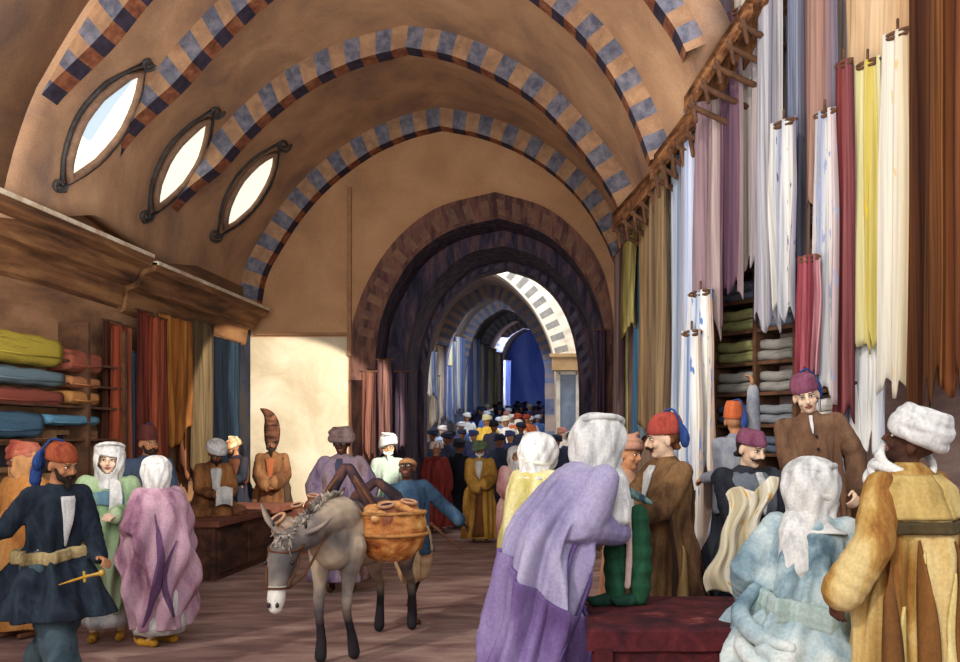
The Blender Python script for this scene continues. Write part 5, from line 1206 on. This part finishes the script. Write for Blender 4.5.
bm = bmesh.new(); bm.from_mesh(me); bm.from_mesh(fm.mesh()); m3 = bpy.data.meshes.new('body'); bm.to_mesh(m3); bm.free()
link('body', m3, [M_don, M_muz, M_hoof, M_pup], root)
mb = MB(); rnd = random.Random(3)
for k in range(46):
    t = k/45; p = spline([Vector((-1.84, 7.1, 1.28)), Vector((-1.9, 6.9, 1.27)), Vector((-1.99, 6.68, 1.14)), Vector((-2.06, 6.52, 1.06)), Vector((-2.09, 6.42, .98))], 45)[k]; p = dl(p)
    for j in range(3):
        e = Vector((rnd.uniform(-.06, .06), rnd.uniform(-.06, .0), rnd.uniform(.02, .06) if t < .7 else rnd.uniform(-.07, .02))); mb.tube([p-Vector((0, 0, .02)), p+e*.6, p+e], [.014, .01, .002], 5)
link('mane', mb.mesh(), mat('mane_hair', ['#4a4240', '#8c8074', '#c8bca8'], 14), root)
mb = MB(); mb.tube([dl(v) for v in spline([Vector((-1.59, 8.25, 1.05)), Vector((-1.56, 8.36, .9)), Vector((-1.55, 8.36, .6)), Vector((-1.55, 8.34, .45))], 10)], [.03, .025, .02, .018, .018, .018, .02, .035, .045, .04, .02], 8, True); link('tail', mb.mesh(), M_hoof, root)
# bridle: noseband, cheek straps, browband
mb = MB()
def loop(c, rx, ry, tilt, r=.009):
    pts = []
    for j in range(20):
        a = 2*PI*j/20; pts.append(dl(c)+Vector((math.cos(a)*rx, math.sin(a)*ry, math.sin(a)*tilt)))
    mb.tube(pts, r, 6, closed=True)
loop((-2.10, 6.375, .68), .079, .083, -.01); loop((-2.08, 6.50, .96), .122, .125, .03)
for sx in (-1, 1): mb.tube([dl((-2.1+sx*.079, 6.375, .68)), dl((-2.09+sx*.112, 6.45, .83)), dl((-2.08+sx*.12, 6.50, .96))], .008, 6, True)
mb.tube([dl(v) for v in spline([Vector((-2.02, 6.39, .68)), Vector((-1.93, 6.5, .78)), Vector((-1.84, 6.8, 1.1)), Vector((-1.84, 7.2, 1.34))], 12)], .009, 6, True)
link('bridle', mb.mesh(), M_leather, root)
mb = MB()
for k in range(30):
    p = dl((-2.075+rnd.uniform(-.05, .05), 6.47+rnd.uniform(-.03, .02), 1.0+rnd.uniform(-.02, .05))); e = Vector((rnd.uniform(-.07, .07), -.06, rnd.uniform(-.12, .0))); mb.tube([p, p+e*.5+Vector((0, -.02, .02)), p+e], [.014, .010, .002], 5)
link('forelock', mb.mesh(), MATS['mane_hair'], root)
# pack saddle (its own thing)
ps = empty('pack_saddle', (-1.80, 7.4, 1.1), 0, 'dark wooden pack saddle with pointed front on the donkey back', 'saddle')
def sl(v): return Vector(v)-Vector((-1.80, 7.4, 1.1))
M_sad = mat('saddle_dark', ['#1c1416', '#34242a', '#54362c'], 5)
for nm, y0, pk in (('front_frame', 7.22, 1.50), ('rear_frame', 7.75, 1.36)):
    mb = MB(); cx = -1.82 if nm[0] == 'f' else -1.70
    for sx in (-1, 1): mb.tube([sl((cx+sx*.31, y0, 1.0)), sl((cx+sx*.17, y0, 1.24)), sl((cx+sx*.02, y0, pk))], [.035, .05, .04], 10, True)
    link(nm, mb.mesh(), M_sad, ps)
mb = MB(); rs = []
for k in range(11):
    t = k/10; y = lerp(7.18, 7.82, t); cx = lerp(-1.83, -1.69, t); rs.append([Vector((cx+math.cos(a)*.30, y, .955+math.sin(a)*.285+.01*math.sin(a*5+k)))-Vector((-1.80, 7.4, 1.1)) for a in [PI*j/16 for j in range(17)]]+[Vector((cx+math.cos(a)*.25, y, .955+math.sin(a)*.24))-Vector((-1.80, 7.4, 1.1)) for a in [PI*(16-j)/16 for j in range(17)]])
mb.rings(rs); link('blanket', mb.mesh(), mat('blanket_dark', ['#22222e', '#3c3440', '#5c4438'], 5), ps)
mb = MB()
for sx in (-1, 1): mb.tube([sl((-1.82+sx*.04, 7.2, 1.47)), sl((-1.82+sx*.22, 7.14, 1.22)), sl((-1.82+sx*.27, 7.13, .98))], [.013, .013, .013], 8, True)
link('girth_strap', mb.mesh(), M_leather, ps)
# basket on the right flank with copper pots
M_cop = mat('copper_straw', ['#6a3418', '#a8602c', '#c88848', '#dca868'], 4, stretch=(1, 1, 2), rough=.6, bump=.4)
M_pot = mat('clay_pot', ['#5c3020', '#8a4c30', '#b87c58'], 6, rough=.5)
bc = P(391, 560, 7.25); bk = empty('basket', (bc.x, bc.y, bc.z), 0, 'large orange brown basket slung on the right side of the donkey', 'basket')
mb = MB(); rs = []
for z, r in ((0, .10), (.03, .17), (.10, .235), (.20, .27), (.29, .275), (.36, .262), (.38, .268), (.38, .24), (.30, .235), (.10, .19), (.05, .05)):
    rs.append([Vector((math.cos(a)*(r+.006*math.sin(14*a))*1.02, math.sin(a)*(r+.006*math.sin(14*a))*.82, z+.01*math.sin(9*a+z*30))) for a in [2*PI*j/56 for j in range(56)]])
mb.rings(rs); link('bowl', mb.mesh(), M_cop, bk)
mb = MB(); rnd = random.Random(5)
for k in range(26):
    a_ = rnd.uniform(0, 6.28); r_0 = rnd.uniform(.02, .23); mb.ell((math.cos(a_)*r_0, math.sin(a_)*r_0*.8, .35+.10*(1-r_0/.25)+rnd.uniform(-.02, .04)), (rnd.uniform(.04, .08), rnd.uniform(.04, .07), rnd.uniform(.03, .06)), 10)
link('cloth_filling', melt(mb, .014, 1), mat('filling_orange', ['#54301c', '#9c6034', '#c48c54', '#d8ac78'], 5, bump=.5), bk)
for z, r in ((.215, .285), (.385, .27)):
    mb = MB(); mb.tube([(math.cos(a)*r*1.02, math.sin(a)*r*.82, z) for a in [2*PI*j/36 for j in range(36)]], .015, 8, closed=True); link('rope_hoop', mb.mesh(), MATS['bolt_b98048'], bk)
mb = MB(); mb.tube([(-.2, .0, .38), (-.23, .02, .55), (-.30, .05, .70)], [.018, .018, .018], 8, True); link('sling_rope', mb.mesh(), M_leather, bk)
def pot(loc_, r, h, tilt, label, m=None, group='clay pots carried by the donkey'):
    p = empty('clay_pot', loc_, 0, label, 'pot', group); p.rotation_euler = tilt
    mb = MB(); prof_ = [(0, .5), (.15, .8), (.4, 1.0), (.62, .92), (.8, .58), (.88, .5)]; rs = [[Vector((math.cos(a)*r*k, math.sin(a)*r*k, z*h)) for a in [2*PI*j/24 for j in range(24)]] for z, k in prof_]
    mb.rings(rs); link('vessel', mb.mesh(), m or M_pot, p)
    mb = MB(); mb.tube([(math.cos(a)*r*.58, math.sin(a)*r*.58, h*.95) for a in [2*PI*j/24 for j in range(24)]], r*.13, 8, closed=True); mb.tube([(0, 0, h*.86), (0, 0, h*.95)], [r*.5, r*.58], 20); link('rim', mb.mesh(), mat('clay_rim', ['#a87858', '#c89c78'], 6), p)
    mb = MB(); mb.ell((0, 0, h*.955), (r*.48, r*.48, .004), 14); link('mouth', mb.mesh(), M_sad, p); return p
pot(P(391, 532, 7.15), .10, .24, (.25, -.1, 0), 'clay pot with round mouth at the front of the large basket')
pot(P(404, 530, 7.28), .10, .25, (.1, .2, 0), 'clay pot at the right of the large basket, beside the youth in blue')
pot(P(376, 532, 7.35), .11, .20, (-.1, -.3, 0), 'clay pot at the left of the large basket next to the saddle', M_cop)
bc = P(303, 553, 7.45); bk2 = empty('basket', (bc.x, bc.y, bc.z), 0, 'smaller dark basket slung on the left side of the donkey', 'basket')
mb = MB(); rs = []
for z, r in ((0, .08), (.04, .14), (.12, .19), (.22, .20), (.24, .205), (.24, .18), (.12, .16), (.05, .04)): rs.append([Vector((math.cos(a)*(r+.005*math.sin(12*a)), math.sin(a)*(r+.005*math.sin(12*a))*.85, z)) for a in [2*PI*j/48 for j in range(48)]])
mb.rings(rs); link('bowl', mb.mesh(), M_pot, bk2)
mb = MB(); mb.tube([(math.cos(a)*.21, math.sin(a)*.175, .245) for a in [2*PI*j/36 for j in range(36)]], .014, 8, closed=True); link('rope_hoop', mb.mesh(), MATS['bolt_b98048'], bk2)
pot(P(291, 536, 7.3), .11, .20, (.5, -.5, 0), 'clay pot lying lowest in the smaller basket left of the saddle', mat('pot_glazed', ['#6a4030', '#b8a088', '#8a5a40'], 5))
pot(P(303, 528, 7.4), .075, .22, (.3, -.15, 0), 'clay pot with pale rim in the middle of the smaller basket')
pot(P(312, 520, 7.5), .075, .22, (.15, .1, 0), 'clay pot standing highest in the smaller basket near the man in mauve')

# ============================================================ LIGHT AND CAMERA
w = bpy.data.worlds.new('sky'); S.world = w; w.use_nodes = True; bg = w.node_tree.nodes['Background']; bg.inputs[0].default_value = (.86, .90, 1.0, 1); bg.inputs[1].default_value = 1.0
def light(typ, name, loc_, tgt, energy, col=(1, 1, 1), **k):
    l = bpy.data.lights.new(name, typ); l.energy = energy; l.color = col
    for a, b in k.items(): setattr(l, a, b)
    o = bpy.data.objects.new(name, l); COL.objects.link(o); o.location = loc_; d = Vector(tgt)-Vector(loc_); o.rotation_euler = d.to_track_quat('-Z', 'Y').to_euler(); return o
light('SUN', 'sun', (-6, -6, 9), (-6+.50, -6+.80, 9-.62), 1.35, (1, .94, .86), angle=.03)
light('AREA', 'fill_behind_camera', (-1.0, -1.5, 4.6), (-2.2, 14, 3.4), 340, (1, .97, .93), size=7, size_y=4, shape='RECTANGLE')  # added soft fill lamp behind the camera, no opening modelled
light('SPOT', 'window_shaft', (.0, 9.6, 4.6), P(250, 470, 15.3), 4200, (1, .93, .80), spot_size=.56, spot_blend=.10, shadow_soft_size=.05)  # added spot for the sunlit patch on the end wall; no window there
light('AREA', 'passage_fill', (-2.0, 19.6, 7.6), (-.6, 22.2, 3.0), 240, (1, .97, .92), size=2.2, size_y=2, shape='RECTANGLE')  # added lamp to brighten the cross wall beyond the gate
light('AREA', 'vault_fill', (-2.3, 5.4, 2.7), (-2.3, 9.6, 7), 230, (1, .96, .92), size=5, size_y=3, shape='RECTANGLE')  # added fill lamp aimed up at the vault to brighten it
light('AREA', 'street_end_fill', (-2.4, 44, 6.6), (-2.4, 50, 3), 500, (.62, .72, 1), size=2.4, size_y=5, shape='RECTANGLE')  # added blue lamp so the end of the street is not black
light('AREA', 'street_fill', (-2.4, 27, 5.2), (-3.0, 30, 1), 160, (.75, .84, 1), size=2, size_y=6, shape='RECTANGLE')  # added bluish fill lamp inside the closed street vault
cam = bpy.data.cameras.new('camera'); co = bpy.data.objects.new('camera', cam); COL.objects.link(co); S.camera = co
co.location = (0, 0, CH); co.rotation_euler = (PI/2, 0, 0); cam.sensor_width = 36; cam.lens = 36*F/960
cam.shift_x = -(CX-480)/960; cam.shift_y = (CY-331)/960; cam.clip_start = .05; cam.clip_end = 200
S.view_settings.view_transform = 'Standard'; S.view_settings.look = 'None'; S.view_settings.gamma = 1; S.view_settings.use_curve_mapping = False; S.view_settings.exposure = 0
